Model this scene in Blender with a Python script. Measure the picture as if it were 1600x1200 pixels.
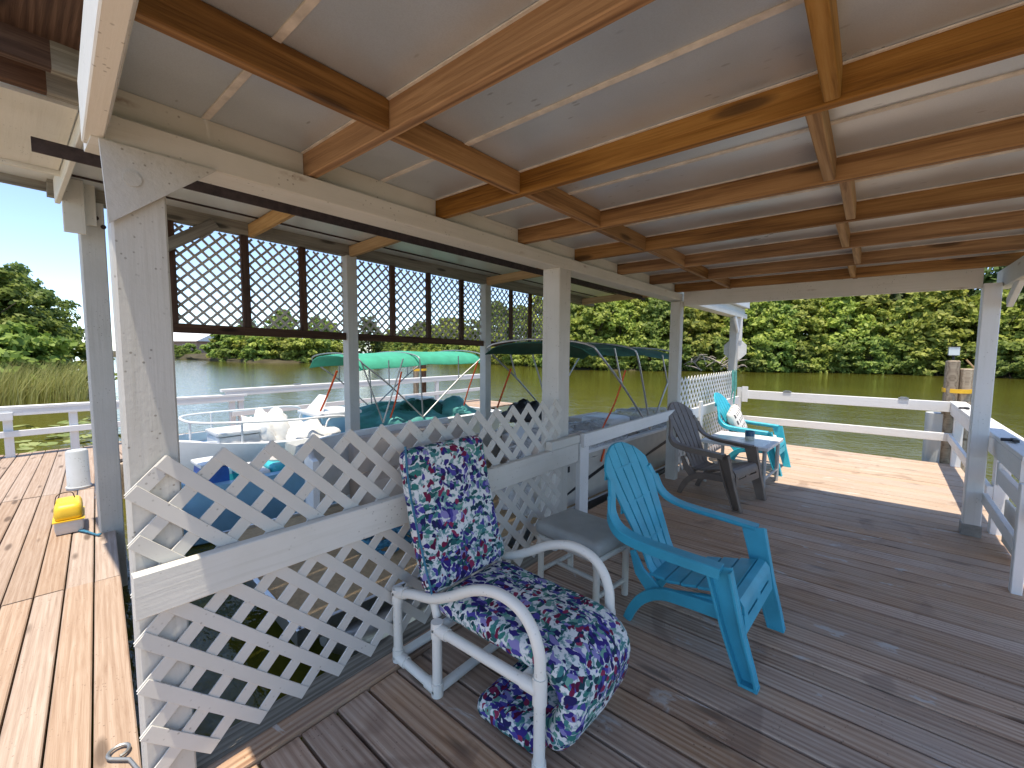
import bpy, math, random
import numpy as np
from mathutils import Vector, Matrix
random.seed(7); np.random.seed(7)
S = bpy.context.scene
for o in list(bpy.data.objects): bpy.data.objects.remove(o)
COL = S.collection
R = math.radians

# ------------------------------------------------------------------ camera
FOC = 670.0
yaw, pitch, roll = R(39.9), R(4.4), R(.36)
CAM = Vector((0, 0, 1.5))
f_ = Vector((-math.sin(yaw)*math.cos(pitch), math.cos(yaw)*math.cos(pitch), -math.sin(pitch)))
r_ = Vector((math.cos(yaw), math.sin(yaw), 0)); u_ = r_.cross(f_)
r2 = r_*math.cos(roll)+u_*math.sin(roll); u2 = -r_*math.sin(roll)+u_*math.cos(roll)
cd = bpy.data.cameras.new('camera'); cam = bpy.data.objects.new('camera', cd); COL.objects.link(cam)
cd.sensor_fit = 'HORIZONTAL'; cd.sensor_width = 36; cd.lens = 36*FOC/1600
cd.clip_start = .02; cd.clip_end = 3000
Mc = Matrix((r2, u2, -f_)).transposed().to_4x4(); Mc.translation = CAM
cam.matrix_world = Mc
S.camera = cam
S.cycles.max_bounces = 8; S.cycles.diffuse_bounces = 5; S.cycles.glossy_bounces = 3; S.cycles.transparent_max_bounces = 6
S.render.resolution_x, S.render.resolution_y = 1024, 768

# ------------------------------------------------------------------ sky, sun, exposure
SUN = Vector((.085, -.165, 1)).normalized()
W = bpy.data.worlds.new('World'); S.world = W; W.use_nodes = True
nt = W.node_tree; nt.nodes.clear()
sky = nt.nodes.new('ShaderNodeTexSky'); sky.sky_type = 'NISHITA'; sky.sun_disc = False
sky.sun_elevation = math.asin(SUN.z); sky.sun_rotation = math.atan2(SUN.x, SUN.y)
sky.air_density = .62; sky.dust_density = .2; sky.ozone_density = 2.6
bg = nt.nodes.new('ShaderNodeBackground'); bg.inputs[1].default_value = .125
wo = nt.nodes.new('ShaderNodeOutputWorld')
nt.links.new(sky.outputs[0], bg.inputs[0]); nt.links.new(bg.outputs[0], wo.inputs[0])
sl = bpy.data.lights.new('sun', 'SUN'); sl.energy = 2.3; sl.angle = R(.55); sl.color = (1, .95, .87)
so = bpy.data.objects.new('sun', sl); COL.objects.link(so)
so.rotation_euler = SUN.to_track_quat('Z', 'Y').to_euler(); so.location = (0, 0, 30)
S.view_settings.view_transform = 'Standard'; S.view_settings.look = 'None'
S.view_settings.exposure = 1.6; S.view_settings.gamma = 1
S.view_settings.use_white_balance = True; S.view_settings.white_balance_temperature = 7200; S.view_settings.white_balance_tint = 10

# ------------------------------------------------------------------ materials
class NT:
    def __init__(s, name):
        s.m = bpy.data.materials.new(name); s.m.use_nodes = True
        s.t = s.m.node_tree; s.b = s.t.nodes['Principled BSDF']; s.out = s.t.nodes['Material Output']
    def n(s, kind, **kw):
        x = s.t.nodes.new('ShaderNode'+kind)
        for k, v in kw.items(): setattr(x, k, v)
        return x
    def l(s, a, b): s.t.links.new(a, b)
    def put(s, sock, v):
        if isinstance(v, bpy.types.NodeSocket): s.l(v, sock)
        else: sock.default_value = v
    def math(s, op, a, b=0, c=None):
        x = s.n('Math', operation=op); s.put(x.inputs[0], a); s.put(x.inputs[1], b)
        if c is not None: s.put(x.inputs[2], c)
        return x.outputs[0]
    def mix(s, f, a, b, bt='MIX'):
        x = s.n('MixRGB', blend_type=bt); s.put(x.inputs[0], f)
        for i, v in ((1, a), (2, b)):
            s.put(x.inputs[i], v if isinstance(v, bpy.types.NodeSocket) else (*v, 1) if len(v) == 3 else v)
        return x.outputs[0]
    def ramp(s, f, stops, interp='LINEAR'):
        x = s.n('ValToRGB'); cr = x.color_ramp; cr.interpolation = interp
        while len(cr.elements) < len(stops): cr.elements.new(.5)
        for e, (p, c) in zip(cr.elements, stops):
            e.position = p; e.color = (c, c, c, 1) if isinstance(c, (int, float)) else (*c, 1)
        s.put(x.inputs[0], f); return x.outputs[0]
    def coord(s, scale=(1, 1, 1), rnd=True, world=False):
        if world: src = s.n('NewGeometry').outputs['Position']
        else: src = s.n('TexCoord').outputs['Object']
        mp = s.n('Mapping'); mp.inputs['Scale'].default_value = scale; s.l(src, mp.inputs[0])
        if rnd and not world:
            oi = s.n('ObjectInfo'); v = s.n('CombineXYZ')
            for i, k in enumerate((37., 17., 53.)): s.l(s.math('MULTIPLY', oi.outputs['Random'], k), v.inputs[i])
            s.l(v.outputs[0], mp.inputs['Location'])
        return mp.outputs[0]
    def noise(s, co, scale=5, detail=4, rough=.55, dist=0):
        x = s.n('TexNoise'); s.l(co, x.inputs['Vector'])
        for k, v in (('Scale', scale), ('Detail', detail), ('Roughness', rough), ('Distortion', dist)): x.inputs[k].default_value = v
        return x.outputs['Fac']
    def vor(s, co, scale=5, rnd=1, feat='F1'):
        x = s.n('TexVoronoi', feature=feat); s.l(co, x.inputs['Vector']); x.inputs['Scale'].default_value = scale
        x.inputs['Randomness'].default_value = rnd
        return x
    def bump(s, h, strength=.3, dist=.01, prev=None):
        x = s.n('Bump'); x.inputs['Strength'].default_value = strength; x.inputs['Distance'].default_value = dist
        s.l(h, x.inputs['Height'])
        if prev is not None: s.l(prev, x.inputs['Normal'])
        return x.outputs[0]
    def fin(s, col=None, rough=None, normal=None, spec=None, **kw):
        if col is not None: s.put(s.b.inputs['Base Color'], col if isinstance(col, bpy.types.NodeSocket) else (*col, 1))
        if rough is not None: s.put(s.b.inputs['Roughness'], rough)
        if normal is not None: s.l(normal, s.b.inputs['Normal'])
        if spec is not None: s.b.inputs['Specular IOR Level'].default_value = spec
        for k, v in kw.items(): s.put(s.b.inputs[k.replace('_', ' ')], v)
        return s.m

M = {}
def wood(name, dark, mid, light, rough=.7, spec=.25, knots=True, grain=1., hue=.35, spots=0., wave=.2):
    t = NT(name); c = t.coord((1.1, 26*grain, 26*grain)); c2 = t.coord((1, 1, 1))
    g = t.noise(c, 1.6, 5, .62, 1.4)
    fine = t.noise(t.coord((4, 160*grain, 160*grain)), 1.2, 2, .6)
    wv = t.n('TexWave', wave_type='BANDS', bands_direction='Y'); t.l(t.coord((.35, 5.*grain, 5.*grain)), wv.inputs[0])
    wv.inputs['Scale'].default_value = 2.2; wv.inputs['Distortion'].default_value = 7; wv.inputs['Detail'].default_value = 2.5; wv.inputs['Detail Scale'].default_value = .8
    k = t.math('ADD', t.math('MULTIPLY', g, .62), t.math('ADD', t.math('MULTIPLY_ADD', wv.outputs['Fac'], wave, (.2-wave)/2), t.math('MULTIPLY', fine, .2)))
    col = t.ramp(k, [(.28, dark), (.5, mid), (.72, light)])
    oi = t.n('ObjectInfo')
    val = t.math('MULTIPLY_ADD', oi.outputs['Random'], hue, 1-hue/2)
    hs = t.n('HueSaturation'); t.l(col, hs.inputs['Color']); t.l(val, hs.inputs['Value'])
    rr = t.math('FRACT', t.math('MULTIPLY', oi.outputs['Random'], 7.31)); t.l(t.math('MULTIPLY_ADD', rr, .35, .8), hs.inputs['Saturation'])
    col = hs.outputs[0]
    if knots:
        v = t.vor(t.coord((1.6, 7, 7)), 1.0, 1)
        km = t.ramp(v.outputs['Distance'], [(.0, 1.), (.10, .85), (.17, 0.)])
        col = t.mix(t.math('MULTIPLY', km, .8), col, tuple(x*.3 for x in dark))
    if spots:
        v = t.vor(c2, 55, 1); sm = t.ramp(v.outputs['Distance'], [(.0, 1.), (.13, 1.), (.2, 0.)])
        sel = t.ramp(t.noise(c2, 9, 3), [(.5, 0.), (.62, 1.)])
        col = t.mix(t.math('MULTIPLY', t.math('MULTIPLY', sm, sel), spots), col, tuple(x*.35 for x in dark))
    b = t.bump(t.math('ADD', t.math('MULTIPLY', fine, .6), g), .55, .004)
    return t, col, b, rough, spec
def wood_fin(x): 
    t, col, b, rough, spec = x
    return t.fin(col, rough, b, spec)
M['joist'] = wood_fin(wood('joist_pine', (.09, .038, .012), (.245, .125, .046), (.38, .215, .09), .62, .3))
M['rafter'] = wood_fin(wood('rafter_pine', (.2, .1, .035), (.38, .22, .09), (.5, .32, .15), .7, .2))
M['brown'] = wood_fin(wood('brown_stain', (.035, .018, .012), (.075, .04, .026), (.13, .075, .05), .75, .2))
M['greywood'] = wood_fin(wood('weathered_wood', (.1, .09, .07), (.21, .19, .155), (.31, .29, .24), .8, .2))
M['newdeck'] = wood_fin(wood('walkway_pine', (.25, .165, .115), (.35, .255, .19), (.44, .345, .275), .75, .2, hue=.22, spots=.6, wave=.10))
M['piling'] = wood_fin(wood('piling_wood', (.16, .11, .07), (.33, .25, .17), (.46, .37, .26), .8, .2))
def deckmat():
    t, col, b, rough, spec = wood('porch_deck_wood', (.23, .125, .075), (.42, .265, .17), (.55, .40, .285), .55, .4, hue=.3, spots=.7)
    p = t.coord((1, 1, 1), world=True)
    # greyed, sun-bleached plank faces and chalky worn paint flecks
    gr = t.ramp(t.noise(p, 1.3, 4, .6), [(.42, 0.), (.68, 1.)])
    col = t.mix(t.math('MULTIPLY', gr, .4), col, (.45, .36, .29))
    pp = t.coord((2.4, 5.5, 1), world=True)
    pa = t.ramp(t.noise(pp, 1.0, 6, .62, .6), [(.62, 0.), (.655, 1.)])
    col = t.mix(t.math('MULTIPLY', pa, .62), col, (.52, .50, .46))
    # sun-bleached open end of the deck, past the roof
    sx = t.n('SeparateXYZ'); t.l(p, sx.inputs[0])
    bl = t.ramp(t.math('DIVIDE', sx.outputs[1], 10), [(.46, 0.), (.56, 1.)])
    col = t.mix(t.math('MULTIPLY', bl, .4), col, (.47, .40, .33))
    # dried water stains
    st = t.ramp(t.noise(t.coord((1.1, .8, 1), world=True), 2.1, 3, .5, 1.2), [(.60, 0.), (.66, 1.)])
    col = t.mix(t.math('MULTIPLY', st, .4), col, (.19, .12, .085), 'MIX')
    ro = t.ramp(t.noise(p, 2.2, 4), [(.35, .5), (.65, .75)])
    return t.fin(col, ro, b, .25)
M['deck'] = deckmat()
def paint(name, base, dirt=.5, rough=.6, rust=.0, grain=True, bump=.35):
    t = NT(name); c = t.coord(); cs = t.coord((1.2, 30, 30))
    big = t.noise(c, 3.2, 5, .6)
    col = t.mix(t.math('MULTIPLY', t.ramp(big, [(.38, 0.), (.68, 1.)]), dirt*.55), base, tuple(x*.72 for x in base[:1])+(base[1]*.73, base[2]*.66))
    g = t.noise(cs, 1.7, 4, .6)
    if grain: col = t.mix(t.math('MULTIPLY', t.ramp(g, [(.52, 0.), (.72, 1.)]), dirt*.4), col, (base[0]*.6, base[1]*.58, base[2]*.5))
    v = t.vor(c, 46, 1); sm = t.ramp(v.outputs['Distance'], [(.0, 1.), (.12, 1.), (.19, 0.)])
    sel = t.ramp(t.noise(c, 7, 3), [(.5, 0.), (.6, 1.)])
    col = t.mix(t.math('MULTIPLY', t.math('MULTIPLY', sm, sel), dirt), col, (.12, .1, .07))
    if rust:
        v2 = t.vor(t.coord((2.2, 9, 9)), 1.0, 1); rm = t.ramp(v2.outputs['Distance'], [(.0, 1.), (.04, .9), (.13, 0.)])
        rn = t.ramp(t.noise(c, 40, 3), [(.35, 0.), (.6, 1.)])
        col = t.mix(t.math('MULTIPLY', t.math('MULTIPLY', rm, rn), rust), col, (.2, .1, .05))
    b = t.bump(t.math('ADD', g, t.math('MULTIPLY', t.noise(c, 60, 3), .5)), bump, .003)
    return t.fin(col, rough, b, .35)
M['white'] = paint('white_paint', (.64, .625, .575), .55, .6, .8)
M['rail'] = paint('rail_paint', (.74, .74, .73), .35, .6)
M['postp'] = paint('post_paint', (.54, .525, .485), .6, .75, .0, True, .6)
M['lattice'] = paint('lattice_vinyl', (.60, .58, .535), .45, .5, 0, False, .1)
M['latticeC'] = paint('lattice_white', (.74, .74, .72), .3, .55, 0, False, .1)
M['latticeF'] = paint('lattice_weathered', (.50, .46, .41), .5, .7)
M['soffit'] = paint('soffit_paint', (.68, .66, .6), .5, .7)
M['pvc'] = paint('white_pvc', (.76, .74, .67), .3, .35, 0, False, .03)
M['aged_pvc'] = paint('aged_pvc', (.62, .60, .54), .6, .5, 0, False, .1)
def plain(name, col, rough=.5, metal=0, spec=.5, var=.12, scale=6, bump=0, **kw):
    t = NT(name); c = t.coord(); n = t.noise(c, scale, 5, .6)
    cc = t.mix(t.math('MULTIPLY', t.ramp(n, [(.3, 0.), (.7, 1.)]), 1.), tuple(x*(1-var) for x in col), tuple(min(1, x*(1+var)) for x in col))
    nb = t.bump(t.noise(c, scale*6, 3), bump, .004) if bump else None
    return t.fin(cc, rough, nb, spec, Metallic=metal, **kw)
M['turq'] = plain('turquoise_resin', (.03, .35, .49), .42, var=.16, scale=5, bump=.08)
M['turq2'] = plain('bright_turquoise_resin', (.02, .40, .52), .42, var=.12, scale=5, bump=.08)
M['darkresin'] = plain('dark_brown_resin', (.15, .115, .092), .5, var=.2, bump=.1)
M['greyresin'] = plain('grey_resin', (.42, .42, .40), .45, var=.1)
M['steel'] = plain('rusty_steel', (.05, .032, .028), .7, .3, var=.4, scale=20, bump=.4)
M['alum'] = plain('aluminium', (.6, .6, .6), .35, .9, var=.1)
M['galv'] = plain('galvanised_strap', (.3, .31, .31), .5, .7, var=.2, scale=20)
M['black'] = plain('black_plastic', (.018, .018, .02), .5)
M['carpet'] = plain('tan_carpet', (.40, .29, .17), .95, var=.15, scale=30, bump=.6, spec=.1)
M['fibre'] = plain('white_fibreglass', (.72, .73, .73), .3, var=.06)
M['tanhull'] = plain('tan_hull_panel', (.5, .47, .41), .45, var=.1)
M['vinylseat'] = plain('beige_vinyl_seat', (.50, .42, .36), .5, var=.1)
M['lightblue'] = plain('light_blue_gelcoat', (.26, .50, .66), .35, var=.1)
M['blue'] = plain('blue_plastic', (.02, .12, .42), .4, var=.2)
M['aqua'] = plain('aqua_paint', (.03, .42, .50), .4, var=.12)
M['tarpteal'] = plain('teal_tarp', (.07, .29, .27), .6, var=.35, scale=3, bump=.3)
M['tarpwhite'] = plain('white_cloth', (.72, .72, .70), .8, var=.1, bump=.3)
M['canopyd'] = plain('dark_green_canvas', (.012, .085, .06), .85, var=.2, bump=.15)
M['canopyl'] = plain('green_canvas', (.03, .30, .19), .85, var=.15, bump=.15)
M['orange'] = plain('orange_webbing', (.75, .10, .02), .7, var=.15)
M['yellow'] = plain('yellow_plastic', (.75, .48, .03), .45, var=.15)
M['strap'] = plain('yellow_strap', (.8, .45, .03), .7)
M['offwhite'] = plain('off_white_plastic', (.58, .53, .49), .5, var=.1)
M['bucket'] = paint('scuffed_bucket', (.52, .54, .55), .8, .6, 0, False, .1)
M['ropeteal'] = plain('teal_rope', (.10, .38, .33), .8, var=.3, scale=40, bump=.5)
M['ropeblue'] = plain('blue_rope', (.03, .16, .25), .8, var=.3, scale=40, bump=.5)
M['greycush'] = plain('grey_vinyl_cushion', (.34, .35, .33), .55, var=.12, bump=.1)
M['candle'] = plain('blue_glaze', (.04, .12, .2), .2, var=.6, scale=25)
M['wax'] = plain('pale_glaze', (.55, .56, .48), .3, var=.3, scale=30)
M['bark'] = plain('bark', (.11, .085, .06), .9, var=.35, scale=8, bump=.6, spec=.1)
M['deadwood'] = plain('driftwood', (.33, .28, .23), .9, var=.3, scale=8, bump=.4)
M['mud'] = plain('bank_soil', (.07, .06, .035), .95, var=.3, scale=.6, bump=.5, spec=.1)
M['bounce_ground'] = plain('pale_bounce_ground', (.55, .51, .44), .95, var=.15, scale=2, bump=.5, spec=.1)
M['walltan'] = plain('pinkish_wall', (.42, .27, .22), .8)
M['roofwhite'] = plain('white_metal_roof', (.8, .8, .79), .5)
M['glass'] = plain('dark_pane', (.03, .04, .05), .1)
def glassy():
    t = NT('frosted_glass'); t.fin((.62, .68, .68), .25, None, .6); return t.m
M['tabletop'] = glassy()
def clearplastic():
    t = NT('clear_plastic_sheet'); c = t.coord(); n = t.noise(c, 7, 6, .65, 1.5)
    b = t.bump(n, .9, .05)
    t.fin((.72, .73, .74), .22, b, .7)
    tr = t.n('BsdfTransparent'); mx = t.n('MixShader')
    t.l(t.ramp(n, [(.3, .25), (.7, .8)]), mx.inputs[0]); t.l(tr.outputs[0], mx.inputs[1]); t.l(t.b.outputs[0], mx.inputs[2]); t.l(mx.outputs[0], t.out.inputs[0])
    return t.m
M['plastic'] = clearplastic()
def roofmetal(name, base, metal=.0):
    t = NT(name); c = t.coord((1, 1, 1)); 
    n = t.noise(c, 260, 2, .5); m = t.noise(c, 2.2, 4, .6)
    col = t.mix(t.ramp(m, [(.35, 0.), (.7, 1.)]), tuple(x*.86 for x in base), base)
    col = t.mix(t.math('MULTIPLY', t.ramp(n, [(.45, 0.), (.6, 1.)]), .22), col, tuple(x*.7 for x in base))
    v = t.vor(t.coord((9, 26, 26)), 1.2, 1); sm = t.ramp(v.outputs['Distance'], [(.0, 1.), (.09, 1.), (.16, 0.)])
    sel = t.ramp(t.noise(c, 3, 3), [(.5, 0.), (.62, 1.)])
    col = t.mix(t.math('MULTIPLY', t.math('MULTIPLY', sm, sel), .55), col, tuple(x*.35 for x in base))
    return t.fin(col, t.ramp(m, [(.3, .27), (.7, .42)]), None, .5, Metallic=metal)
M['roof'] = roofmetal('silver_roof_panel', (.60, .66, .71), .45)
M['roofslip'] = roofmetal('pale_roof_panel', (.66, .68, .66), .1)
M['seam'] = plain('seam_strip', (.6, .56, .5), .5, var=.25, scale=15)
def floral():
    t = NT('floral_fabric'); c = t.coord(rnd=False)
    w = t.n('TexNoise'); t.l(c, w.inputs['Vector']); w.inputs['Scale'].default_value = 19; w.inputs['Detail'].default_value = 2
    dv = t.n('VectorMath', operation='MULTIPLY_ADD'); t.l(w.outputs['Color'], dv.inputs[0]); dv.inputs[1].default_value = (.06,)*3; t.l(c, dv.inputs[2])
    def layer(scale, sx, rot, cut):
        mp = t.n('Mapping'); mp.inputs['Scale'].default_value = sx; mp.inputs['Rotation'].default_value = rot; t.l(dv.outputs[0], mp.inputs[0])
        v = t.vor(mp.outputs[0], scale, .95)
        sp = t.n('SeparateColor'); t.l(v.outputs['Color'], sp.inputs[0])
        return t.ramp(v.outputs['Distance'], [(cut, 1.), (cut+.05, 0.)]), sp.outputs[0], sp.outputs[1]
    zone = t.noise(c, 5.5, 2, .5)
    base = t.mix(t.ramp(t.noise(c, 42, 3), [(.5, 0.), (.58, 1.)]), (.66, .67, .66), (.17, .30, .30))
    m1, a1, b1 = layer(44, (1, .36, 1), (0, .4, .7), .5)
    c1 = t.ramp(a1, [(0, (.02, .10, .10)), (.25, (.03, .17, .15)), (.45, (.13, .30, .24)), (.6, (.012, .05, .07)), (.8, (.05, .2, .2))], 'CONSTANT')
    col = t.mix(t.math('MULTIPLY', m1, t.math('GREATER_THAN', b1, .28)), base, c1)
    m2, a2, b2 = layer(46, (.40, 1, .8), (.3, 0, 1.9), .53)
    pz = t.ramp(t.noise(c, 7.5, 1, .5), [(.45, .2), (.57, .9)])
    c2 = t.ramp(a2, [(0, (.035, .025, .17)), (.35, (.07, .06, .28)), (.6, (.02, .018, .09)), (.8, (.22, .2, .42))], 'CONSTANT')
    col = t.mix(t.math('MULTIPLY', m2, t.math('LESS_THAN', b2, pz)), col, c2)
    m3, a3, b3 = layer(46, (1, .6, .6), (.9, .3, .2), .45)
    rz = t.ramp(t.noise(t.coord((1, 1, 1), rnd=False), 6.3, 1, .5), [(.5, .05), (.60, .45)])
    c3 = t.ramp(a3, [(0, (.16, .015, .05)), (.5, (.25, .03, .08)), (.8, (.09, .01, .04))], 'CONSTANT')
    col = t.mix(t.math('MULTIPLY', m3, t.math('LESS_THAN', b3, rz)), col, c3)
    b = t.bump(t.noise(c, 9, 3), .25, .02)
    return t.fin(col, .85, b, .15)
M['floral'] = floral()
def pillowmat():
    t = NT('dashed_pillow_fabric'); c = t.coord((1, 1, 1), rnd=False)
    sx = t.n('SeparateXYZ'); t.l(c, sx.inputs[0])
    a = t.math('PINGPONG', t.math('MULTIPLY', sx.outputs[1], 30), 1); b = t.math('PINGPONG', t.math('MULTIPLY', sx.outputs[2], 22), 1)
    m = t.math('MULTIPLY', t.math('GREATER_THAN', a, .62), t.math('GREATER_THAN', b, .42))
    return t.fin(t.mix(m, (.72, .70, .66), (.07, .07, .08)), .9, None, .1)
M['pillow'] = pillowmat()
def watermat():
    t = NT('river_water'); p = t.coord((1, 1, 1), world=True)
    n1 = t.noise(p, 1.1, 3, .55, .3); n2 = t.noise(t.coord((1, 1.7, 1), world=True), 5.5, 3, .55)
    n3 = t.noise(p, .16, 3, .5)
    h = t.math('ADD', t.math('MULTIPLY', n1, .6), t.math('MULTIPLY', n2, .28))
    b = t.bump(h, .6, .09)
    col = t.mix(t.ramp(n3, [(.35, 0.), (.65, 1.)]), (.068, .066, .009), (.088, .084, .012))
    return t.fin(col, .05, b, .5, IOR=1.33)
M['water'] = watermat()
def leafmat(name, a, b, tr=.5):
    t = NT(name); g = t.n('NewGeometry'); oi = t.n('ObjectInfo')
    col = t.mix(g.outputs['Random Per Island'], a, b)
    hs = t.n('HueSaturation'); t.l(col, hs.inputs['Color']); t.l(t.math('MULTIPLY_ADD', oi.outputs['Random'], .4, .8), hs.inputs['Value'])
    t.l(t.math('MULTIPLY_ADD', oi.outputs['Random'], .03, .485), hs.inputs['Hue'])
    t.fin(hs.outputs[0], .55, None, .3)
    ts = t.n('BsdfTranslucent'); t.l(hs.outputs[0], ts.inputs[0]); mx = t.n('MixShader'); mx.inputs[0].default_value = tr
    t.l(t.b.outputs[0], mx.inputs[1]); t.l(ts.outputs[0], mx.inputs[2]); t.l(mx.outputs[0], t.out.inputs[0])
    return t.m
M['leaf1'] = leafmat('bright_mangrove_leaves', (.13, .19, .022), (.48, .52, .11))
M['leaf2'] = leafmat('mid_green_leaves', (.08, .14, .022), (.34, .42, .09))
M['leaf3'] = leafmat('dark_leaves', (.045, .085, .018), (.21, .27, .08))
M['leaf4'] = leafmat('feathery_leaves', (.09, .15, .03), (.24, .30, .08))
M['reed'] = leafmat('reed_blades', (.30, .34, .09), (.58, .58, .24))
M['lily'] = leafmat('lily_pad', (.16, .22, .05), (.3, .34, .12), .1)

# ------------------------------------------------------------------ builders
PW = {}
def link(name, mesh, parent=None, Mw=None, label=None, cat=None, group=None, kind=None):
    o = bpy.data.objects.new(name, mesh); COL.objects.link(o)
    Mw = Mw or (PW[parent.name] if parent else Matrix())
    o.parent = parent
    o.matrix_basis = (PW[parent.name].inverted() @ Mw) if parent else Mw
    PW[o.name] = Mw.copy()
    if label: o['label'] = label
    if cat: o['category'] = cat
    if group: o['group'] = group
    if kind: o['kind'] = kind
    return o
def thing(name, label, cat, loc=(0, 0, 0), rz=0, group=None):
    return link(name, None, None, Matrix.Translation(loc) @ Matrix.Rotation(rz, 4, 'Z'), label, cat, group)
BC = {}
def board_mesh(L, w, h, mat, ch, hole=None):
    key = (round(L, 3), round(w, 4), round(h, 4), mat, ch)
    if key in BC: return BC[key]
    a, b = w/2, h/2; c = min(ch, a*.6, b*.6)
    sec = [(-a+c, -b), (a-c, -b), (a, -b+c), (a, b-c), (a-c, b), (-a+c, b), (-a, b-c), (-a, -b+c)]
    vs = [(x, y, z) for x in (-L/2, L/2) for y, z in sec]
    fs = [(i, (i+1) % 8, 8+(i+1) % 8, 8+i) for i in range(8)]+[tuple(range(7, -1, -1)), tuple(range(8, 16))]
    m = bpy.data.meshes.new('board'); m.from_pydata(vs, [], [f[::-1] for f in fs]); m.materials.append(M[mat]); m.update()
    import bmesh
    bm = bmesh.new(); bm.from_mesh(m); bmesh.ops.recalc_face_normals(bm, faces=bm.faces); bm.to_mesh(m); bm.free()
    BC[key] = m; return m
def board(name, p0, p1, w, h, mat, parent=None, up=(0, 0, 1), ch=.004, **kw):
    """a timber from p0 to p1 (centre line); w sideways, h along up; its own object, grain along local x"""
    p0, p1 = Vector(p0), Vector(p1); d = p1-p0; L = d.length; x = d/L
    up = Vector(up); y = up.cross(x).normalized(); z = x.cross(y)
    Mw = Matrix((x, y, z)).transposed().to_4x4(); Mw.translation = (p0+p1)/2
    return link(name, board_mesh(L, w, h, mat, ch), parent, Mw, **kw)
class MB:
    def __init__(s): s.v = []; s.f = []
    def add(s, vs, fs):
        k = len(s.v); s.v += [tuple(v) for v in vs]; s.f += [tuple(i+k for i in f) for f in fs]; return s
    def box(s, c, d, rz=0):
        x, y, z = (k/2 for k in d); ca, sa = math.cos(rz), math.sin(rz)
        vs = [(c[0]+ca*i*x-sa*j*y, c[1]+sa*i*x+ca*j*y, c[2]+k*z) for i in (-1, 1) for j in (-1, 1) for k in (-1, 1)]
        return s.add(vs, [(0, 1, 3, 2), (4, 6, 7, 5), (0, 4, 5, 1), (2, 3, 7, 6), (0, 2, 6, 4), (1, 5, 7, 3)])
    def tube(s, path, r, n=10, cap=True):
        P = [Vector(p) for p in path]; rs = r if isinstance(r, (list, tuple)) else [r]*len(P)
        t = [(P[min(i+1, len(P)-1)]-P[max(i-1, 0)]).normalized() for i in range(len(P))]
        a = Vector((0, 0, 1)) if abs(t[0].z) < .9 else Vector((1, 0, 0)); nrm = (a-t[0]*a.dot(t[0])).normalized()
        vs = []; k = len(s.v)
        for i, p in enumerate(P):
            nrm = (nrm-t[i]*nrm.dot(t[i])).normalized(); bn = t[i].cross(nrm)
            vs += [p+(nrm*math.cos(q)+bn*math.sin(q))*rs[i] for q in (2*math.pi*j/n for j in range(n))]
        fs = [(i*n+j, i*n+(j+1) % n, (i+1)*n+(j+1) % n, (i+1)*n+j) for i in range(len(P)-1) for j in range(n)]
        if cap: fs += [tuple(range(n-1, -1, -1)), tuple((len(P)-1)*n+j for j in range(n))]
        return s.add(vs, fs)
    def strip(s, path, lat, w, t, ch=.2):
        """rectangular section swept along path; lat = sideways unit vector (or list), w, t numbers or lists"""
        P = [Vector(p) for p in path]; n = len(P)
        g = lambda q, i: q[i] if isinstance(q, (list, tuple)) and not isinstance(q[0], (tuple, list)) else q
        vs = []
        for i, p in enumerate(P):
            tg = (P[min(i+1, n-1)]-P[max(i-1, 0)]).normalized()
            la = Vector(lat[i] if isinstance(lat[0], (tuple, list)) else lat); la = (la-tg*la.dot(tg)).normalized(); nn = tg.cross(la)
            a = (w[i] if isinstance(w, (list, tuple)) else w)/2; b = (t[i] if isinstance(t, (list, tuple)) else t)/2; c = min(a, b)*ch
            for y, z in ((-a+c, -b), (a-c, -b), (a, -b+c), (a, b-c), (a-c, b), (-a+c, b), (-a, b-c), (-a, -b+c)): vs.append(p+la*y+nn*z)
        fs = [(i*8+j, i*8+(j+1) % 8, (i+1)*8+(j+1) % 8, (i+1)*8+j) for i in range(n-1) for j in range(8)]
        return s.add(vs, fs+[tuple(range(7, -1, -1)), tuple((n-1)*8+j for j in range(8))])
    def lathe(s, prof, c=(0, 0, 0), n=20):
        vs = [(c[0]+r*math.cos(q), c[1]+r*math.sin(q), c[2]+z) for r, z in prof for q in (2*math.pi*j/n for j in range(n))]
        fs = [(i*n+j, i*n+(j+1) % n, (i+1)*n+(j+1) % n, (i+1)*n+j) for i in range(len(prof)-1) for j in range(n)]
        return s.add(vs, fs+[tuple(range(n-1, -1, -1)), tuple((len(prof)-1)*n+j for j in range(n))])
    def prism(s, pts, d):
        n = len(pts); d = Vector(d); vs = [Vector(p) for p in pts]+[Vector(p)+d for p in pts]
        return s.add(vs, [tuple(range(n-1, -1, -1)), tuple(range(n, 2*n))]+[(i, (i+1) % n, n+(i+1) % n, n+i) for i in range(n)])
    def rbox(s, half, r, fn, n=(8, 8, 3)):
        """rounded box, each point mapped through fn"""
        hx, hy, hz = half; idx = {}
        def P(p):
            k = tuple(round(q, 5) for q in p)
            if k not in idx:
                q = Vector(p); inn = Vector([max(-h+r, min(h-r, c)) for h, c in zip(half, q)]); d = q-inn
                idx[k] = len(s.v); s.v.append(tuple(fn(inn+d.normalized()*r if d.length > 1e-6 else q)))
            return idx[k]
        for ax in range(3):
            a, b = [(1, 2), (2, 0), (0, 1)][ax]
            for sg in (-1, 1):
                for i in range(n[a]):
                    for j in range(n[b]):
                        q = []
                        for di, dj in ((0, 0), (1, 0), (1, 1), (0, 1)):
                            p = [0, 0, 0]; p[ax] = sg*half[ax]
                            for k, m_, dd in ((a, i, di), (b, j, dj)):
                                u = -1+2*(m_+dd)/n[k]; u = math.copysign(abs(u)**.8, u); p[k] = u*half[k]
                            q.append(P(p))
                        s.f.append(tuple(q if sg > 0 else q[::-1]))
        return s
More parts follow.
